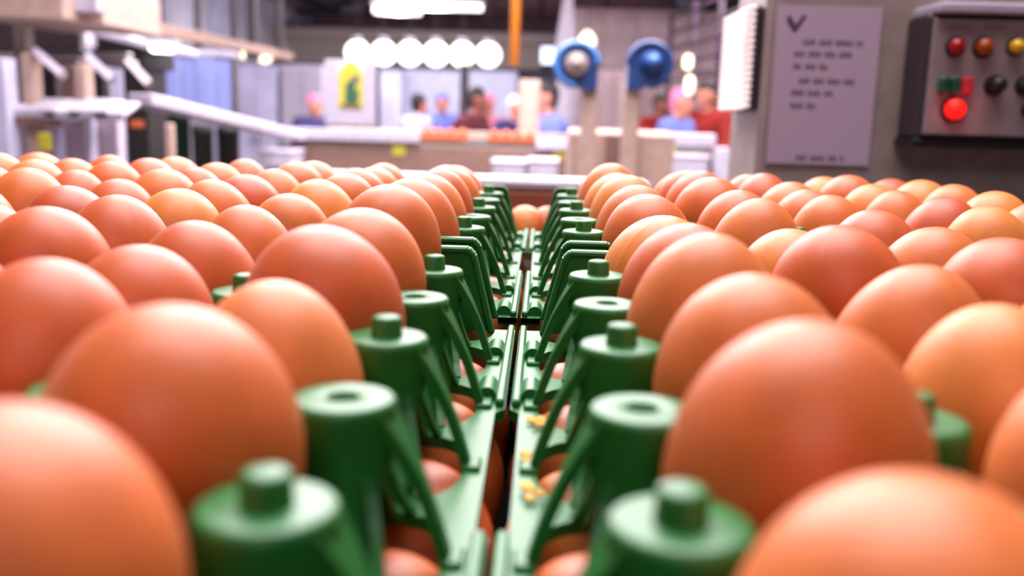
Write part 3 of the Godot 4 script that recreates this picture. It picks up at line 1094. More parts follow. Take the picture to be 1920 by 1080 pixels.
# ---------------------------------------------------------------- belt across the middle of the hall
func packing_belt() -> void:
	var d := 4.3
	var a := at(548, 258, d)
	var b := at(1372, 266, d)
	var w := b.x - a.x
	var top := (a.y + b.y) * 0.5
	var o := thing("packing_belt", "long packing belt with white rails across the middle of the hall", "conveyor", Vector3((a.x + b.x) * 0.5, 0, -d))
	part("front_rail", boxes([[Vector3(-w * 0.5 + 0.29, top, 0.03), Vector3(0.58, 0.05, 0.03)]]), M.white_paint, o)
	part("front_rail", boxes([[Vector3(w * 0.10, top - 0.015, 0.03), Vector3(0.16, 0.045, 0.03)]]), M.white_paint, o)
	part("back_rail", boxes([[Vector3(0, top - 0.01, -0.75), Vector3(w, 0.05, 0.03)]]), M.beige_paint, o)
	part("belt", boxes([[Vector3(0, top - 0.035, -0.36), Vector3(w, 0.02, 0.74)]]), M.grey_rubber, o)
	part("side_panel", boxes([[Vector3(0, top - 0.105, 0.0), Vector3(w, 0.14, 0.03)]]), M.brown_paint, o)
	part("lower_panel", boxes([[Vector3(-0.1, top - 0.24, -0.05), Vector3(w - 0.3, 0.12, 0.03)]]), M.beige_paint, o)
	for i in 6:
		var x := -w * 0.5 + 0.06 + i * (w - 0.12) / 5.0
		for z in [-0.02, -0.72]:
			part("leg", boxes([[Vector3(x, (top - 0.05) * 0.5, z), Vector3(0.05, top - 0.05, 0.05)]]), M.brown_paint, o)
	for q in [[746, 278], [1049, 284], [1256, 277]]:
		var p := at(q[0], q[1], d - 0.05) - o.position
		part("yellow_sticker", box_mesh(Vector3(0.055, 0.065, 0.004), 0.0), M.yellow_label, o, Vector3(p.x, p.y, 0.018))
	# white boxes under the belt
	for q in [[922, 302, 985, 340, "white crate under the belt, left of the two side by side"], [990, 300, 1046, 340, "white crate under the belt, right of the two side by side"], [486, 282, 546, 316, "pale crate under the belt's left end"], [1258, 292, 1328, 345, "white crate below the belt near the cabinet"]]:
		var dd := 4.0
		var p := panel_at(q[0], q[1], q[2], q[3], dd, 0.22)
		var bx := thing("crate", q[4], "crate", Vector3(p[1].x, 0, p[1].z), "white crates under the belt")
		var sz: Vector3 = p[0].get_aabb().size
		part("body", box_mesh(sz, 0.01), M.white_paint, bx, Vector3(0, p[1].y, 0))
		part("rim", box_mesh(Vector3(sz.x + 0.012, 0.015, sz.z + 0.012), 0.004), M.white_paint, bx, Vector3(0, p[1].y + sz.y * 0.5 - 0.006, 0))
		part("stand", boxes([[Vector3(0, (p[1].y - sz.y * 0.5) * 0.5, 0), Vector3(sz.x * 0.7, p[1].y - sz.y * 0.5, sz.z * 0.7)]]), M.brown_paint, bx)
	# white end frame of the belt by the cabinet
	var ef := thing("end_frame", "white upright end frame of the belt beside the cabinet", "frame", Vector3(at(1350, 290, 4.1).x, 0, -4.1))
	part("upright", boxes([[Vector3(0, 0.65, 0), Vector3(0.07, 1.3, 0.10)]]), M.white_paint, ef)
	part("shelf", boxes([[Vector3(-0.16, at(1300, 262, 4.1).y, 0), Vector3(0.26, 0.05, 0.12)]]), M.white_paint, ef)
	# egg trays on the belt with orange-brown eggs
	var n := 0
	for q in [[792, 876], [916, 1004]]:
		var l := at(q[0], 262, d + 0.25)
		var r := at(q[1], 262, d + 0.25)
		var y := top - 0.02
		var tr := thing("belt_tray", "%s shallow brown tray of eggs on the packing belt" % ["left", "right"][n], "egg tray", Vector3((l.x + r.x) * 0.5, y, -d - 0.25), "trays of eggs on the belt")
		var tw := r.x - l.x
		part("bottom", boxes([[Vector3(0, 0.004, 0), Vector3(tw, 0.008, 0.16)]]), M.orange_plastic, tr)
		for z in [-0.08, 0.08]:
			part("side", boxes([[Vector3(0, 0.014, z), Vector3(tw, 0.028, 0.008)]]), M.orange_plastic, tr)
		for k in 4:
			for m in 2:
				var p := tr.position + Vector3(-tw * 0.5 + tw * (k + 0.5) / 4.0, 0.008 + 0.026, 0.036 - 0.072 * m)
				egg(p, 0.98, "egg in the %s belt tray, %s row, %s from the left" % [["left", "right"][n], ["front", "back"][m], ordinal(k)], "eggs on the packing belt", 3 if (k + m) % 2 else 5, 0, 0.05)
		n += 1
	# ochre pipe
	var pa := at(964, 122, 7.0)
	solo("ochre_pipe", tubes([[Vector3(0, 0, 0), Vector3(0, 2.05, 0)]], 0.034, 14), M.ochre_paint, pa, "ochre yellow vertical pipe hanging from the roof", "pipe")
	# beige pillar cabinet behind the belt
	var bp := panel_at(972, 150, 1012, 250, 6.5, 0.3)
	var bc := thing("beige_locker", "plain beige locker standing behind the packing belt", "locker", Vector3(bp[1].x, 0, bp[1].z))
	var topy: float = bp[1].y + bp[0].get_aabb().size.y * 0.5
	part("body", boxes([[Vector3(0, topy * 0.5, 0), Vector3(bp[0].get_aabb().size.x, topy, 0.3)]], 0.008), M.beige_paint, bc)
	part("door", boxes([[Vector3(0, topy * 0.5, 0.155), Vector3(bp[0].get_aabb().size.x - 0.03, topy - 0.06, 0.014)]], 0.004), M.beige_paint, bc)


# ---------------------------------------------------------------- two blue drum covers on posts
func drums() -> void:
	var eb := panel_at(1064, 246, 1262, 400, 2.85, 0.25)
	var ez: Vector3 = eb[0].get_aabb().size
	var el := thing("elevator_body", "beige machine body standing behind the posts of the blue drums", "machine", Vector3(eb[1].x, 0, eb[1].z))
	part("body", box_mesh(ez, 0.01), M.beige_paint, el, Vector3(0, eb[1].y, 0))
	part("lower_body", boxes([[Vector3(0, (eb[1].y - ez.y * 0.5) * 0.5, 0), Vector3(ez.x * 0.9, eb[1].y - ez.y * 0.5, ez.z * 0.9)]]), M.brown_paint, el)
	for k in 3:
		part("front_panel", box_mesh(Vector3(ez.x / 3.0 - 0.012, ez.y - 0.02, 0.008), 0.003), M.beige_paint if k != 1 else M.brown_paint, el, Vector3((k - 1) * ez.x / 3.0, eb[1].y, ez.z * 0.5 + 0.003))
	for q in [[1081, 122, 1.0, "left blue teardrop drum cover with a grey hub on a beige post"], [1216, 122, -1.0, "right blue teardrop drum cover with a blue cone hub on a post"]]:
		var d := 2.7
		var c := at(q[0], q[1], d)
		var tail: float = q[2]
		var r := 38.0 * d / FOCAL
		var o := thing("drum_cover", q[3], "machine cover", Vector3(c.x, 0, c.z), "blue drum covers")
		var st := start()
		var pl := PackedVector2Array()
		var a0 := -0.15 * PI
		for i in 29:
			var a := lerpf(0.0, 1.5 * PI, i / 28.0)
			pl.append(Vector2(tail * cos(a), sin(a)) * r)
		pl.append(Vector2(tail * r * 0.35, -r * 1.16))
		pl.append(Vector2(tail * r * 1.0, -r * 1.18))
		slab(st, pl, -0.05, 0.03)
		part("cover", done(st), M.blue_plastic, o, Vector3(0, c.y, 0))
		st = start(true)
		var rim := []
		for i in 33:
			var a := lerpf(0.0, 1.5 * PI, i / 32.0)
			rim.append(Vector3(tail * cos(a), sin(a), 0) * r * 0.97 + Vector3(0, 0, 0.03))
		tube(st, rim, [0.010], 8)
		part("rim", done(st), M.light_blue_plastic if tail > 0 else M.blue_plastic, o, Vector3(0, c.y, 0))
		st = start(true)
		var flat := Basis(Vector3.RIGHT, PI / 2)
		if tail > 0:
			lathe(st, [Vector2(r * 0.56, 0.0), Vector2(r * 0.56, 0.02), Vector2(r * 0.52, 0.024), Vector2(r * 0.2, 0.026), Vector2(r * 0.16, 0.034), Vector2(0, 0.034)], 28, Vector3(0, 0, 0.028), flat)
			part("hub", done(st), M.taupe_paint, o, Vector3(-r * 0.02, c.y, 0))
		else:
			lathe(st, [Vector2(r * 0.62, 0.0), Vector2(r * 0.56, 0.02), Vector2(r * 0.30, 0.035), Vector2(r * 0.22, 0.075), Vector2(0, 0.08)], 28, Vector3(r * 0.1, r * 0.05, 0.028), flat)
			part("hub", done(st), M.blue_plastic, o, Vector3(0, c.y, 0))
			st = start(true)
			lathe(st, [Vector2(r * 0.25, 0.0), Vector2(r * 0.25, 0.006), Vector2(0, 0.012)], 20, Vector3(r * 0.05, r * 0.12, 0.104), flat)
			part("hub_cap", done(st), M.light_blue_plastic, o, Vector3(0, c.y, 0))
		var px := tail * r * 0.72
		part("post", boxes([[Vector3(px, (c.y - r * 0.9) * 0.5, -0.02), Vector3(0.045, c.y - r * 0.9, 0.05)]]), M.beige_paint, o)
		part("foot", boxes([[Vector3(px, 0.015, -0.02), Vector3(0.10, 0.03, 0.22)]]), M.brown_paint, o)


# ---------------------------------------------------------------- grading machine at the left
func left_machine() -> void:
	var d := 2.6
	var o := thing("grading_machine", "beige and grey egg grading machine at the left edge", "machine", Vector3(at(110, 200, d).x, 0, -d))
	panel_part("top_box", -60, -40, 118, 34, d, 0.5, M.beige_paint, o)
	panel_part("top_box", 104, -30, 194, 46, d + 0.1, 0.4, M.beige_paint, o)
	panel_part("white_cap", 106, -36, 182, 22, d + 0.06, 0.03, M.white_paint, o)
	panel_part("back_panel", -60, 40, 150, 330, d + 0.75, 0.04, M.taupe_paint, o)
	panel_part("dark_bay", -30, 40, 150, 100, d + 0.60, 0.04, M.dark_metal, o)
	panel_part("post", 34, 34, 52, 340, d + 0.3, 0.06, M.taupe_paint, o)
	panel_part("post", 44, 100, 64, 330, d + 0.02, 0.06, M.beige_paint, o)
	panel_part("post", 140, 118, 160, 220, d + 0.1, 0.06, M.beige_paint, o)
	panel_part("dark_slot", 74, 122, 104, 186, d + 0.5, 0.05, M.dark_metal, o)
	panel_part("dark_slot", 166, 130, 194, 184, d + 0.5, 0.05, M.black_paint, o)
	panel_part("side_panel", 112, 128, 142, 205, d + 0.4, 0.05, M.beige_paint, o)
	panel_part("cross_bar", 20, 96, 240, 108, d + 0.2, 0.04, M.steel, o)
	panel_part("cross_bar", 90, 112, 250, 124, d + 0.25, 0.04, M.steel, o)
	# diagonal arms
	for q in [[66, 96, 120, 142], [164, 106, 212, 150], [240, 114, 280, 158]]:
		var a := at(q[0], q[1], d + 0.05) - o.position
		var b := at(q[2], q[3], d - 0.15) - o.position
		var st := start()
		strap(st, [a, b], Vector3(0.3, 0.2, 1).normalized(), [0.05, 0.05], 0.02)
		part("diagonal_arm", done(st), M.white_paint if q[0] == 164 else M.mauve_paint, o)
	# white chutes
	for q in [[58, 186, 104, 212], [124, 194, 152, 212], [164, 190, 202, 212], [212, 198, 232, 212]]:
		var a := at(q[0], q[1], d + 0.1) - o.position
		var b := at(q[2], q[3], d - 0.02) - o.position
		var c := (a + b) * 0.5
		var m := boxes([[c, Vector3(b.x - a.x, 0.014, 0.11), Basis(Vector3.RIGHT, 0.30)], [c + Vector3(0, -0.02, 0.058), Vector3(b.x - a.x, 0.022, 0.008)]], 0.004)
		part("chute", m, M.white_paint, o)
	for q in [[20, 214, 98, 300], [108, 220, 164, 300], [172, 222, 222, 300]]:
		panel_part("lower_panel", q[0], q[1], q[2], q[3] + 40, d + 0.12, 0.05, M.mauve_paint, o)
	for q in [[100, 112], [164, 172]]:
		panel_part("post", q[0], 212, q[1], 340, d + 0.06, 0.04, M.lavender_paint, o)
	panel_part("lower_box", 22, 206, 84, 236, d - 0.02, 0.1, M.brown_paint, o)
	panel_part("pale_upright", -40, 110, 14, 300, d - 0.05, 0.06, M.lavender_paint, o)
	panel_part("yellow_sticker", 70, 250, 94, 284, d - 0.04, 0.01, M.yellow_label, o)
	panel_part("plinth", -60, 330, 232, 420, d + 0.1, 0.6, M.dark_metal, o)
	var base := at(100, 400, d + 0.1).y
	for x in [-50, 224]:
		var px := at(x, 400, d + 0.1).x - o.position.x
		part("leg", boxes([[Vector3(px, base * 0.5, -0.35), Vector3(0.06, base, 0.06)]]), M.dark_metal, o)
	# black hood with a white lid and a lamp at its end
	var hd := thing("extractor_hood", "black hood with a sloping white lid behind the left machine", "hood", Vector3(at(240, 160, 3.7).x, 0, -3.7))
	panel_part("hood_body", 174, 70, 270, 126, 3.7, 0.3, M.black_paint, hd)
	panel_part("dark_column", 234, 120, 278, 320, 3.75, 0.2, M.black_paint, hd)
	panel_part("orange_label", 244, 226, 268, 240, 3.74, 0.01, M.orange_plastic, hd)
	var la := at(226, 72, 3.6) - hd.position
	var lb := at(325, 92, 3.9) - hd.position
	part("white_lid", boxes([[(la + lb) * 0.5, Vector3((lb - la).length(), 0.03, 0.26), Basis(Vector3.BACK, atan2(lb.y - la.y, lb.x - la.x))]], 0.008), M.white_paint, hd)
	part("lid_flap", boxes([[at(160, 72, 3.6) - hd.position, Vector3(0.045, 0.06, 0.1)]]), M.white_paint, hd)
	part("column_foot", boxes([[Vector3(0.03, at(250, 320, 3.8).y * 0.5, -0.15), Vector3(0.1, at(250, 320, 3.8).y, 0.15)]]), M.black_paint, hd)
	var lamp := thing("strip_lamp", "small bright strip lamp at the end of the white lid", "lamp", at(305, 90, 3.6))
	part("diffuser", box_mesh(Vector3(0.09, 0.03, 0.05), 0.012), M.lamp_white, lamp)
	part("bracket", box_mesh(Vector3(0.11, 0.012, 0.06), 0.003), M.white_paint, lamp, Vector3(0, 0.02, -0.01))
	var ll := OmniLight3D.new()
	ll.name = "strip_light"
	ll.light_energy = 0.03
	ll.light_size = 0.04
	ll.omni_range = 40.0
	ll.omni_attenuation = 2.0
	ll.shadow_enabled = true
	ll.position = Vector3(0, -0.03, 0.04)
	lamp.add_child(ll)
	# inclined white rail
	var ra := at(262, 186, 3.2)
	var rb := at(556, 256, 4.25)
	var rail := thing("inclined_rail", "white inclined conveyor rail running down to the packing belt", "conveyor", Vector3(ra.x, 0, ra.z))
	var dir := (rb - ra).normalized()
	var bs := Basis(dir, Vector3.UP, dir.cross(Vector3.UP)).orthonormalized()
	part("rail", boxes([[(rb - ra) * 0.5 + Vector3(0, ra.y, 0), Vector3((rb - ra).length(), 0.04, 0.10), bs]], 0.006), M.white_paint, rail)
	part("support", boxes([[Vector3(0.075, ra.y * 0.5 - 0.04, -0.06), Vector3(0.025, ra.y - 0.08, 0.03)]]), M.beige_paint, rail)
	part("support", boxes([[Vector3(rb.x - ra.x - 0.05, (rb.y - 0.04) * 0.5, rb.z - ra.z + 0.03), Vector3(0.05, rb.y - 0.04, 0.05)]]), M.steel, rail)
	# blue sheet and shadowy drums under the rail
	var bsht := panel_at(272, 106, 432, 212, 5.2, 0.03)
	var sh := thing("blue_sheet", "pale blue plastic sheet hanging behind the inclined rail", "sheet", bsht[1])
	var sz: Vector3 = bsht[0].get_aabb().size
	for i in 5:
		part("strip", box_mesh(Vector3(sz.x / 5.0 - 0.004, sz.y, 0.012), 0.003), M.blue_sheet, sh, Vector3(-sz.x * 0.5 + sz.x * (i + 0.5) / 5.0, 0, 0.01 * (i % 2)))
	part("top_bar", boxes([[Vector3(0, sz.y * 0.5 + 0.015, 0), Vector3(sz.x + 0.06, 0.03, 0.04)]]), M.white_paint, sh)
	part("upright", boxes([[Vector3(sz.x * 0.5 + 0.02, (sz.y * 0.5 - bsht[1].y) * 0.5, 0), Vector3(0.03, bsht[1].y + sz.y * 0.5, 0.03)], [Vector3(-sz.x * 0.5 - 0.02, (sz.y * 0.5 - bsht[1].y) * 0.5, 0), Vector3(0.03, bsht[1].y + sz.y * 0.5, 0.03)]]), M.steel, sh)
	for q in [[332, 252, 24, 48, "dark_green", "dark green bin under the inclined rail"], [428, 276, 20, 40, "black_paint", "black bin under the lower part of the inclined rail"], [380, 268, 18, 34, "grey_rubber", "grey bin between the dark green and the black bin"]]:
		var c := at(q[0], q[1], 4.6)
		var k := 4.6 / FOCAL
		var st := start(true)
		var r: float = q[2] * k
		var h: float = c.y + q[3] * k
		lathe(st, [Vector2(0, 0), Vector2(r * 0.82, 0), Vector2(r, h - 0.05), Vector2(r * 1.06, h - 0.05), Vector2(r * 1.06, h - 0.01), Vector2(r * 0.9, h), Vector2(0, h)], 20)
		solo("bin", done(st), M[q[4]], Vector3(c.x, 0, c.z), q[5], "bin", "bins under the inclined rail")


# ---------------------------------------------------------------- far part of the hall
func far_hall() -> void:
	# slim dark posts in front of the left wall
	var n := 0
	for q in [[281, 0, 70, 6.0, 9], [306, 0, 66, 6.3, 6], [372, 0, 90, 7.5, 9], [441, 0, 105, 8.0, 10], [474, 0, 110, 8.4, 14], [524, 0, 95, 9.0, 12]]:
		var c := at(q[0], q[2], q[3])
		var w: float = q[4] * q[3] / FOCAL
		var words := ["leftmost thin dark hanger rod at the left wall", "second thin dark rod, close beside the leftmost", "third dark rod, alone above the blue sheet", "fourth dark rod above the small round bulb", "fifth and thickest dark rod at the left wall", "rightmost dark rod at the left wall"]
		var root := thing("hanger_rod", words[n], "rod", c, "dark rods at the left wall")
		part("rod", boxes([[Vector3(0, (EAVES - c.y) * 0.5, 0), Vector3(w, EAVES - c.y, w)]]), M.dark_metal, root)
		part("foot_clamp", boxes([[Vector3(0, 0.03, 0), Vector3(w * 1.7, 0.06, w * 1.7)]]), M.dark_metal, root)
		n += 1
	var la := at(190, 34, 4.6)
	var lb := at(545, 106, 9.6)
	var dir := (lb - la).normalized()
	var bs := Basis(dir, Vector3.UP, dir.cross(Vector3.UP)).orthonormalized()
	solo("cable_duct", boxes([[Vector3.ZERO, Vector3((lb - la).length(), 0.07, 0.05), bs]]), M.duct_paint, (la + lb) * 0.5, "long beige cable duct along the left wall", "duct")
	# white display board with a yellow poster
	var wb := panel_at(609, 114, 704, 236, 8.6, 0.04)
	var bd := thing("display_board", "white standing board with a yellow poster", "board", Vector3(wb[1].x, 0, wb[1].z))
	var sz: Vector3 = wb[0].get_aabb().size
	part("panel", box_mesh(sz, 0.008), M.white_paint, bd, Vector3(0, wb[1].y, 0))
	for x in [-1, 1]:
		part("leg", boxes([[Vector3(x * (sz.x * 0.5 - 0.03), wb[1].y * 0.5 - sz.y * 0.25, -0.03), Vector3(0.04, wb[1].y - sz.y * 0.5 + 0.1, 0.03)]]), M.steel, bd)
	var pm := StandardMaterial3D.new()
	pm.resource_name = "poster_print"
	pm.albedo_texture = poster_print()
	pm.roughness = 0.6
	var pc := at(657, 160, 8.58)
	var pw := 46.0 * 8.58 / FOCAL
	var ph := 88.0 * 8.58 / FOCAL
	var st := start()
	var vs := [Vector3(-pw, ph, 0) * 0.5, Vector3(pw, ph, 0) * 0.5, Vector3(pw, -ph, 0) * 0.5, Vector3(-pw, -ph, 0) * 0.5]
	var uv := [Vector2(0, 0), Vector2(1, 0), Vector2(1, 1), Vector2(0, 1)]
	for k in [0, 1, 2, 0, 2, 3]:
		st.set_uv(uv[k])
		st.add_vertex(vs[k])
	var po := thing("poster", "yellow poster with a dark green shape on the white board", "poster", Vector3(pc.x, pc.y, wb[1].z + 0.021))
	part("sheet", box_mesh(Vector3(pw, ph, 0.002), 0.0), M.yellow_label, po)
	part("print", done(st), pm, po, Vector3(0, 0, 0.0016))
	# white and grey cupboards along the back
	n = 0
	for q in [[440, 124, 520, 300, 12.0, "lavender_paint"], [527, 122, 604, 300, 12.0, "white_paint"], [712, 132, 752, 300, 14.0, "lavender_paint"], [756, 132, 868, 300, 14.6, "cupboard_paint"], [878, 134, 968, 300, 14.6, "cupboard_paint"], [1046, 166, 1080, 300, 13.0, "white_paint"], [1120, 132, 1176, 300, 13.4, "pink_wall"]]:
		var p := panel_at(q[0], q[1], q[2], q[3], q[4], 0.4)
		var s2: Vector3 = p[0].get_aabb().size
		var h: float = p[1].y + s2.y * 0.5
		var words := ["grey-lavender cupboard left of the white cupboard, behind the rail", "white cupboard left of the poster board", "narrow lavender cupboard right of the poster board", "wide white cupboard behind the workers, left of the dark upright", "white cupboard right of the dark upright", "slim white cupboard behind the left blue drum", "pink-grey cupboard between the blue drums"]
		var c := thing("cupboard", words[n], "cupboard", Vector3(p[1].x, 0, p[1].z), "cupboards along the back")
		part("body", boxes([[Vector3(0, h * 0.5, 0), Vector3(s2.x, h, 0.4)]], 0.01), M[q[5]], c)
		for x in [-1, 1]:
			var dr := part("door", boxes([[Vector3(x * s2.x * 0.25, h * 0.5, 0.21), Vector3(s2.x * 0.5 - 0.02, h - 0.1, 0.02)]], 0.005), M[q[5]], c)
			part("handle", boxes([[Vector3(x * 0.04, h * 0.52, 0.235), Vector3(0.02, 0.12, 0.02)]], 0.004), M.steel, dr)
		n += 1
	var up := panel_at(862, 128, 876, 250, 12.0, 0.1)
	solo("dark_upright", boxes([[Vector3(0, -0.55, 0), Vector3(0.095, 2.0, 0.1)]]), M.dark_metal, Vector3(up[1].x, 1.55, up[1].z), "dark upright post between the two white cupboards", "post")
	# dark beam across the back, above the lamps
	var ba := at(610, 62, 16.0)
	var bb := at(990, 74, 16.0)
	var bm := thing("roof_beam", "dark steel beam across the hall above the six round lamps", "beam", Vector3((ba.x + bb.x) * 0.5, (ba.y + bb.y) * 0.5, -16.0))
	part("beam", boxes([[Vector3.ZERO, Vector3(8.9, 0.16, 0.12)]]), M.taupe_paint, bm)
	part("shade_board", boxes([[Vector3(-0.9, -0.28, -0.1), Vector3(5.6, 0.40, 0.06)]]), M.taupe_paint, bm)
	# pale hopper and gable sheets behind the drums
	var hp := thing("white_hopper", "tall pale sheet-metal hopper behind the left blue drum", "hopper", Vector3(at(1060, 60, 9.0).x, 0, -9.0))
	st = start()
	var y0 := at(1050, 110, 9.0).y
	slab(st, PackedVector2Array([Vector2(-0.10, y0), Vector2(0.10, y0), Vector2(0.05, y0 + 0.62), Vector2(-0.02, y0 + 0.62)]), -0.15, 0.05)
	part("funnel", done(st), M.white_paint, hp)
	part("column", boxes([[Vector3(0, y0 * 0.5, -0.05), Vector3(0.12, y0, 0.12)]]), M.white_paint, hp)
	var gs := panel_at(1068, 20, 1376, 240, 15.0, 0.05)
	var g := thing("partition", "pale pink partition of wide sheets behind the blue drums", "partition", Vector3(gs[1].x, 0, gs[1].z))
	var gz: Vector3 = gs[0].get_aabb().size
	var gt: float = gs[1].y + gz.y * 0.5
	for i in 5:
		part("sheet", box_mesh(Vector3(gz.x / 5.0 - 0.01, gt, 0.04), 0.006), M.pink_wall, g, Vector3(-gz.x * 0.5 + gz.x * (i + 0.5) / 5.0, gt * 0.5, 0))
	part("rail", boxes([[Vector3(0, at(1170, 130, 15.0).y, 0.04), Vector3(gz.x, 0.06, 0.04)]]), M.taupe_paint, g)
	# wire mesh screen receding along the right
	var ma := at(1258, 60, 14.0)
	var mb := at(1372, 20, 8.0) + Vector3(0.9, 0, 0)
	var ms := thing("mesh_screen", "dark wire mesh screen along the right, left of the louvred panel", "screen", Vector3(ma.x, 0, ma.z))
	var mdir := Vector3(mb.x - ma.x, 0, mb.z - ma.z)
	for i in 8:
		var t := i / 7.0
		t = 1.0 - pow(1.0 - t, 1.6)
		part("bar", tubes([[mdir * t + Vector3(0, 0, 0), mdir * t + Vector3(0, 2.9, 0)]], 0.032, 6), M.purple_metal, ms)
	for i in 7:
		var y := 1.5 + i * 0.22
		part("wire", tubes([[Vector3(0, y, 0), mdir + Vector3(0, y, 0)]], 0.024, 6), M.purple_metal, ms)
	# cream window reflections on the right, made as added glowing bodies
	n = 0
	for q in [[1290, 116, 18, 26], [1293, 160, 18, 34]]:
		var k := 8.0 / FOCAL
		var lp := thing("window_glint", ["upper cream window reflection, made as a glowing body beside the mesh screen", "lower, longer cream window reflection, made as a glowing body beside the mesh screen"][n], "lamp", at(q[0], q[1], 8.0), "cream window reflections at the right")
		st = start(true)
		lathe(st, [Vector2(0, -q[3] * 0.5), Vector2(q[2] * 0.3, -q[3] * 0.48), Vector2(q[2] * 0.5, -q[3] * 0.2), Vector2(q[2] * 0.45, q[3] * 0.35), Vector2(q[2] * 0.2, q[3] * 0.5), Vector2(0, q[3] * 0.5)].map(func(v): return v * k), 16)
		part("glint_body", done(st), M.lamp_cream, lp)
		if n == 0:
			part("cord", tubes([[Vector3(0, q[3] * 0.5 * k, 0), Vector3(0, 1.5, 0)]], 0.006), M.dark_metal, lp)
		else:
			part("cord", tubes([[Vector3(0, q[3] * 0.5 * k, 0), Vector3(0, 30 * k, 0)]], 0.006), M.dark_metal, lp)
		var l := OmniLight3D.new()
		l.name = "glint_light"
		l.light_color = Color(1, 0.93, 0.8)
		l.light_energy = 0.1
		l.light_size = 0.04
		l.omni_range = 40.0
		l.omni_attenuation = 2.0
		l.shadow_enabled = true
		lp.add_child(l)
		n += 1


# ---------------------------------------------------------------- people behind the belt
# tapered capsules: [from, to, radius from, radius to]
func field(p: Vector3, bones: Array, blend: float) -> float:
	var d := 1e3
	for b in bones:
		var a: Vector3 = b[0]
		var ab: Vector3 = b[4]
		var t := clampf((p - a).dot(ab) * b[5], 0.0, 1.0)
		var e := p.distance_to(a + ab * t) - lerpf(b[2], b[3], t)
		if e - d > blend:
			continue
		var h := clampf(0.5 + 0.5 * (d - e) / blend, 0.0, 1.0)
		d = lerpf(d, e, h) - blend * h * (1.0 - h)
	return d


func net(st: SurfaceTool, bones: Array, cell: float, blend: float) -> void:
	var lo := Vector3.ONE * 1e3
	var hi := -lo
	for b in bones:
		b.resize(4)
		b.append(b[1] - b[0])
		b.append(1.0 / maxf((b[1] - b[0]).length_squared(), 1e-9))
		var r := maxf(b[2], b[3]) + cell * 2.0
		for q in [b[0], b[1]]:
			lo = lo.min(q - Vector3.ONE * r)
			hi = hi.max(q + Vector3.ONE * r)
	var n := Vector3i(((hi - lo) / cell).ceil()) + Vector3i.ONE
	var sy := n.x
	var sz := n.x * n.y
	var val := PackedFloat32Array()
	val.resize(sz * n.z)
	val.fill(1.0)
	# only the neighbourhood of each bone
	for b in bones:
		var r := maxf(b[2], b[3]) + cell * 2.0
		var from := Vector3i(((b[0].min(b[1]) - Vector3.ONE * r - lo) / cell).floor()).clamp(Vector3i.ZERO, n - Vector3i.ONE)
		var to := Vector3i(((b[0].max(b[1]) + Vector3.ONE * r - lo) / cell).ceil()).clamp(Vector3i.ZERO, n - Vector3i.ONE)
		for z in range(from.z, to.z + 1):
			for y in range(from.y, to.y + 1):
				for x in range(from.x, to.x + 1):
					var i := x + y * sy + z * sz
					if val[i] == 1.0:
						val[i] = field(lo + Vector3(x, y, z) * cell, bones, blend)
	var vert := {}
	var corner := [0, 1, sy, sy + 1, sz, sz + 1, sz + sy, sz + sy + 1]
	for z in n.z - 1:
		for y in n.y - 1:
			var row := y * sy + z * sz
			for x in n.x - 1:
				var i := x + row
				var inside := 0
				for c in 8:
					if val[i + corner[c]] < 0.0:
						inside += 1
				if inside == 0 or inside == 8:
					continue
				var sum := Vector3.ZERO
				var count := 0
				for e in [[0, 1], [0, 2], [0, 4], [1, 3], [1, 5], [2, 3], [2, 6], [3, 7], [4, 5], [4, 6], [5, 7], [6, 7]]:
					var a: float = val[i + corner[e[0]]]
					var b: float = val[i + corner[e[1]]]
					if (a < 0.0) != (b < 0.0):
						var t := a / (a - b)
						var pa := Vector3(e[0] & 1, (e[0] >> 1) & 1, e[0] >> 2)
						var pb := Vector3(e[1] & 1, (e[1] >> 1) & 1, e[1] >> 2)
						sum += pa.lerp(pb, t)
						count += 1
				vert[i] = lo + (Vector3(x, y, z) + sum / count) * cell
	for i in vert:
		for ax in [[1, sy, sz, Vector3.RIGHT], [sy, sz, 1, Vector3.UP], [sz, 1, sy, Vector3.BACK]]:
			var a: float = val[i]
			var b: float = val[i + ax[0]]
			if (a < 0.0) == (b < 0.0):
				continue
			var q := [i, i - ax[1], i - ax[1] - ax[2], i - ax[2]]
			if not (vert.has(q[1]) and vert.has(q[2]) and vert.has(q[3])):
				continue
			quad(st, vert[q[0]], vert[q[1]], vert[q[2]], vert[q[3]], ax[3] if a < 0.0 else -ax[3])


func hand_bones(wrist: Vector3, dir: Vector3, side: Vector3, s: float) -> Array:
	var up := side.cross(dir).normalized()
	var list := []
	var palm := wrist + dir * 0.085
	for k in 4:
		var off := side * (k - 1.5) * 0.021
		list.append([wrist + off * 0.6, palm + off, 0.017, 0.012])
		var l: float = [0.068, 0.078, 0.074, 0.058][k]
		var m := palm + off * 1.1 + dir * l * 0.55 - up * 0.010
		list.append([palm + off, m, 0.0095, 0.0088])
		list.append([m, m + (dir * 0.75 - up * 0.65).normalized() * l * 0.55, 0.0088, 0.0075])
	var tb := wrist + dir * 0.03 - side * s * 0.032
	var tm := tb + (dir * 0.7 - side * s * 0.75 - up * 0.2).normalized() * 0.042
	list.append([tb, tm, 0.013, 0.011])
	list.append([tm, tm + (dir * 0.9 - side * s * 0.15 - up * 0.4).normalized() * 0.034, 0.011, 0.008])
	return list


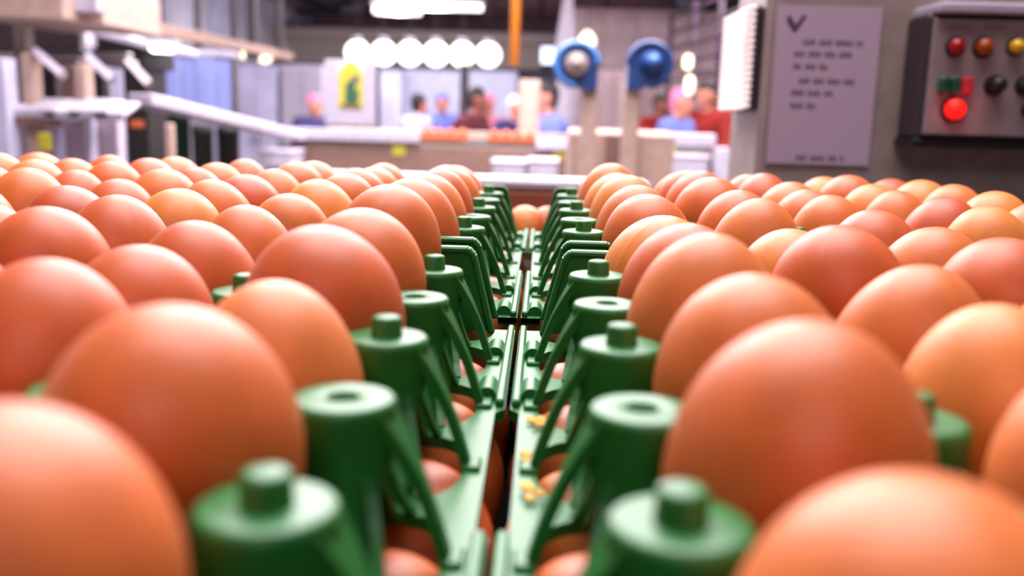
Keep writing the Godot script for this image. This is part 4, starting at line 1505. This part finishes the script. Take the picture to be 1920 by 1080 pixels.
# one standing figure, 1.64 m, facing -z turned later; reach says how high the hands work
func make_figure(reach: float, bend: float) -> Dictionary:
	var hip := Vector3(0, 0.86, 0)
	var chest := Vector3(0, 1.22, bend * 0.5)
	var neck := Vector3(0, 1.37, bend)
	var head := Vector3(0, 1.515, bend * 1.4 + 0.02)
	var torso := [[hip, Vector3(0, 1.02, bend * 0.2), 0.135, 0.125], [Vector3(-0.07, 0.90, 0), Vector3(0.07, 0.90, 0), 0.12, 0.12], [Vector3(0, 1.02, bend * 0.2), chest, 0.122, 0.13], [chest + Vector3(-0.10, 0.06, 0), chest + Vector3(0.10, 0.06, 0), 0.10, 0.10], [chest, neck, 0.11, 0.05]]
	var arms := []
	var hands := []
	for s in [-1.0, 1.0]:
		var sh := Vector3(s * 0.175, 1.325, bend * 0.9)
		var el := Vector3(s * 0.235, 1.325 - 0.26, bend + 0.08)
		var wr := Vector3(s * 0.13, reach, bend + 0.30)
		arms.append([Vector3(s * 0.10, 1.31, bend * 0.9), sh, 0.06, 0.058])
		arms.append([sh, el, 0.052, 0.042])
		arms.append([el, wr, 0.041, 0.027])
		hands.append([wr, (Vector3(-s * 0.35, -0.15, 1)).normalized(), s])
	var legs := []
	for s in [-1.0, 1.0]:
		legs.append([Vector3(s * 0.085, 0.86, 0), Vector3(s * 0.095, 0.46, 0.015), 0.088, 0.056])
		legs.append([Vector3(s * 0.095, 0.46, 0.015), Vector3(s * 0.10, 0.08, -0.015), 0.054, 0.036])
	var feet := []
	for s in [-1.0, 1.0]:
		feet.append([Vector3(s * 0.10, 0.045, -0.04), Vector3(s * 0.115, 0.035, 0.14), 0.042, 0.034])
	var st := start(true)
	var all := torso + arms + legs + feet + [[neck + Vector3(0, -0.03, 0), head - Vector3(0, 0.04, 0.01), 0.052, 0.05]]
	net(st, all.map(func(b): return b.duplicate()), 0.02, 0.03)
	# head with brow, nose, chin, lips, ears and eye sockets left between brow and cheek
	var h := head
	var hb := [[h + Vector3(0, 0.035, -0.015), h + Vector3(0, 0.02, 0.0), 0.078, 0.078], [h + Vector3(0, -0.02, 0.015), h + Vector3(0, -0.075, 0.05), 0.062, 0.034], [h + Vector3(0, 0.012, 0.082), h + Vector3(0, -0.022, 0.100), 0.009, 0.014], [h + Vector3(-0.035, 0.028, 0.066), h + Vector3(0.035, 0.028, 0.066), 0.013, 0.013], [h + Vector3(-0.036, -0.02, 0.055), h + Vector3(-0.02, -0.045, 0.06), 0.022, 0.018], [h + Vector3(0.036, -0.02, 0.055), h + Vector3(0.02, -0.045, 0.06), 0.022, 0.018], [h + Vector3(-0.018, -0.052, 0.078), h + Vector3(0.018, -0.052, 0.078), 0.008, 0.008]]
	for s in [-1.0, 1.0]:
		hb.append([h + Vector3(s * 0.076, 0.018, -0.005), h + Vector3(s * 0.078, -0.022, 0.0), 0.014, 0.010])
		hb.append([h + Vector3(s * 0.030, 0.006, 0.064), h + Vector3(s * 0.031, 0.006, 0.065), 0.012, 0.012])
	net(st, hb, 0.008, 0.012)
	for q in hands:
		var side: Vector3 = q[1].cross(Vector3.UP).normalized()
		net(st, hand_bones(q[0], q[1], side, q[2]), 0.005, 0.006)
	var body := done(st)
	# coat over torso and arms
	st = start(true)
	var fat := func(list: Array, k: float) -> Array: return list.map(func(b): return [b[0], b[1], b[2] + k, b[3] + k])
	var coat: Array = fat.call(torso, 0.014) + fat.call(arms, 0.013)
	coat.append([Vector3(0, 0.9, 0), Vector3(0, 0.62, 0.0), 0.15, 0.165])
	net(st, coat, 0.02, 0.03)
	var coat_m := done(st)
	st = start(true)
	net(st, fat.call(legs, 0.014), 0.02, 0.02)
	var trousers := done(st)
	st = start(true)
	net(st, fat.call(feet, 0.006), 0.012, 0.02)
	var shoes := done(st)
	# hair net or hair: a cap over the skull
	st = start(true)
	net(st, [[h + Vector3(0, 0.052, -0.025), h + Vector3(0, 0.045, -0.01), 0.086, 0.080], [h + Vector3(0, 0.0, -0.05), h + Vector3(0, -0.045, -0.045), 0.062, 0.05]], 0.01, 0.02)
	var cap := done(st)
	return {"body": body, "coat": coat_m, "trousers": trousers, "shoes": shoes, "cap": cap}


func people() -> void:
	var kinds := [make_figure(1.10, 0.03), make_figure(0.98, 0.07)]
	# head position in the photograph, depth, turn, skin, coat, head cover, label
	var list := [
		[588, 196, 10.2, 0.5, "skin", "coat_navy", "net_pink", "person in a pink hairnet and dark coat left of the poster board"],
		[772, 194, 10.4, 2.4, "skin", "coat_white", "hair_dark", "dark-haired person in a white coat behind the left belt tray"],
		[828, 192, 11.8, 0.2, "skin", "coat_blue", "coat_blue", "person in pale blue coat and cap, next to the white coat"],
		[876, 186, 8.8, 1.2, "skin_dark", "coat_maroon", "hair_dark", "person in a maroon top in front of the dark upright"],
		[918, 196, 10.9, -0.4, "skin", "coat_pink", "net_pink", "person in a pale pink coat and pink hairnet behind the belt"],
		[954, 200, 9.7, 0.8, "skin", "coat_navy", "net_white", "person in a navy coat beside the beige locker"],
		[1036, 182, 7.6, -1.2, "skin", "coat_blue", "hair_dark", "dark-haired person in a pale blue coat below the left drum"],
		[1226, 196, 11.2, 0.6, "skin_dark", "coat_red", "hair_dark", "person in a red top below the right blue drum"],
		[1266, 192, 8.6, 0.9, "skin", "coat_blue", "net_pink", "person in a blue coat and pink hairnet near the white crate"],
		[1334, 178, 9.4, -0.6, "skin", "coat_red", "hair_dark", "person in an orange-red top beside the louvred panel"],
		[1346, 190, 10.2, 0.3, "skin_dark", "coat_navy", "hair_dark", "person in navy at the cabinet's left edge"]]
	var i := 0
	for q in list:
		var p := at(q[0], q[1], q[2])
		var k: Dictionary = kinds[i % 2]
		var size := p.y / 1.53
		var o := thing("person", q[7], "person", Vector3(p.x, 0, p.z), "workers behind the belt")
		o.rotation.y = q[3]
		o.scale = Vector3.ONE * size
		var b := part("body", k.body, M[q[4]], o)
		part("coat", k.coat, M[q[5]], b)
		part("trousers", k.trousers, M.trousers, b)
		part("shoes", k.shoes, M.black_rubber, b)
		part("hairnet" if q[6].begins_with("net") else "hair", k.cap, M[q[6]], b)
		i += 1


func poster_print() -> ImageTexture:
	var im := Image.create(96, 176, false, Image.FORMAT_RGB8)
	im.fill(Color(0.74, 0.70, 0.22))
	var green := Color(0.16, 0.34, 0.26)
	for y in 176:
		for x in 96:
			var u := (x - 50) / 30.0
			var v := (y - 118) / 50.0
			if u * u + v * v < 1.0 and absf(sin(x * 0.21) * 9.0 + x - 48) < 30.0 - (118 - y) * 0.12:
				im.set_pixel(x, y, green)
			if Vector2(x - 66, y - 66).length() < 15:
				im.set_pixel(x, y, Color(0.28, 0.33, 0.36))
			if y > 154 and absf(x - 48) < 40:
				im.set_pixel(x, y, Color(0.42, 0.36, 0.12))
			if y < 40 and absf(x - 48) > 14 + y * 0.85:
				im.set_pixel(x, y, Color(0.9, 0.88, 0.9))
	return ImageTexture.create_from_image(im)
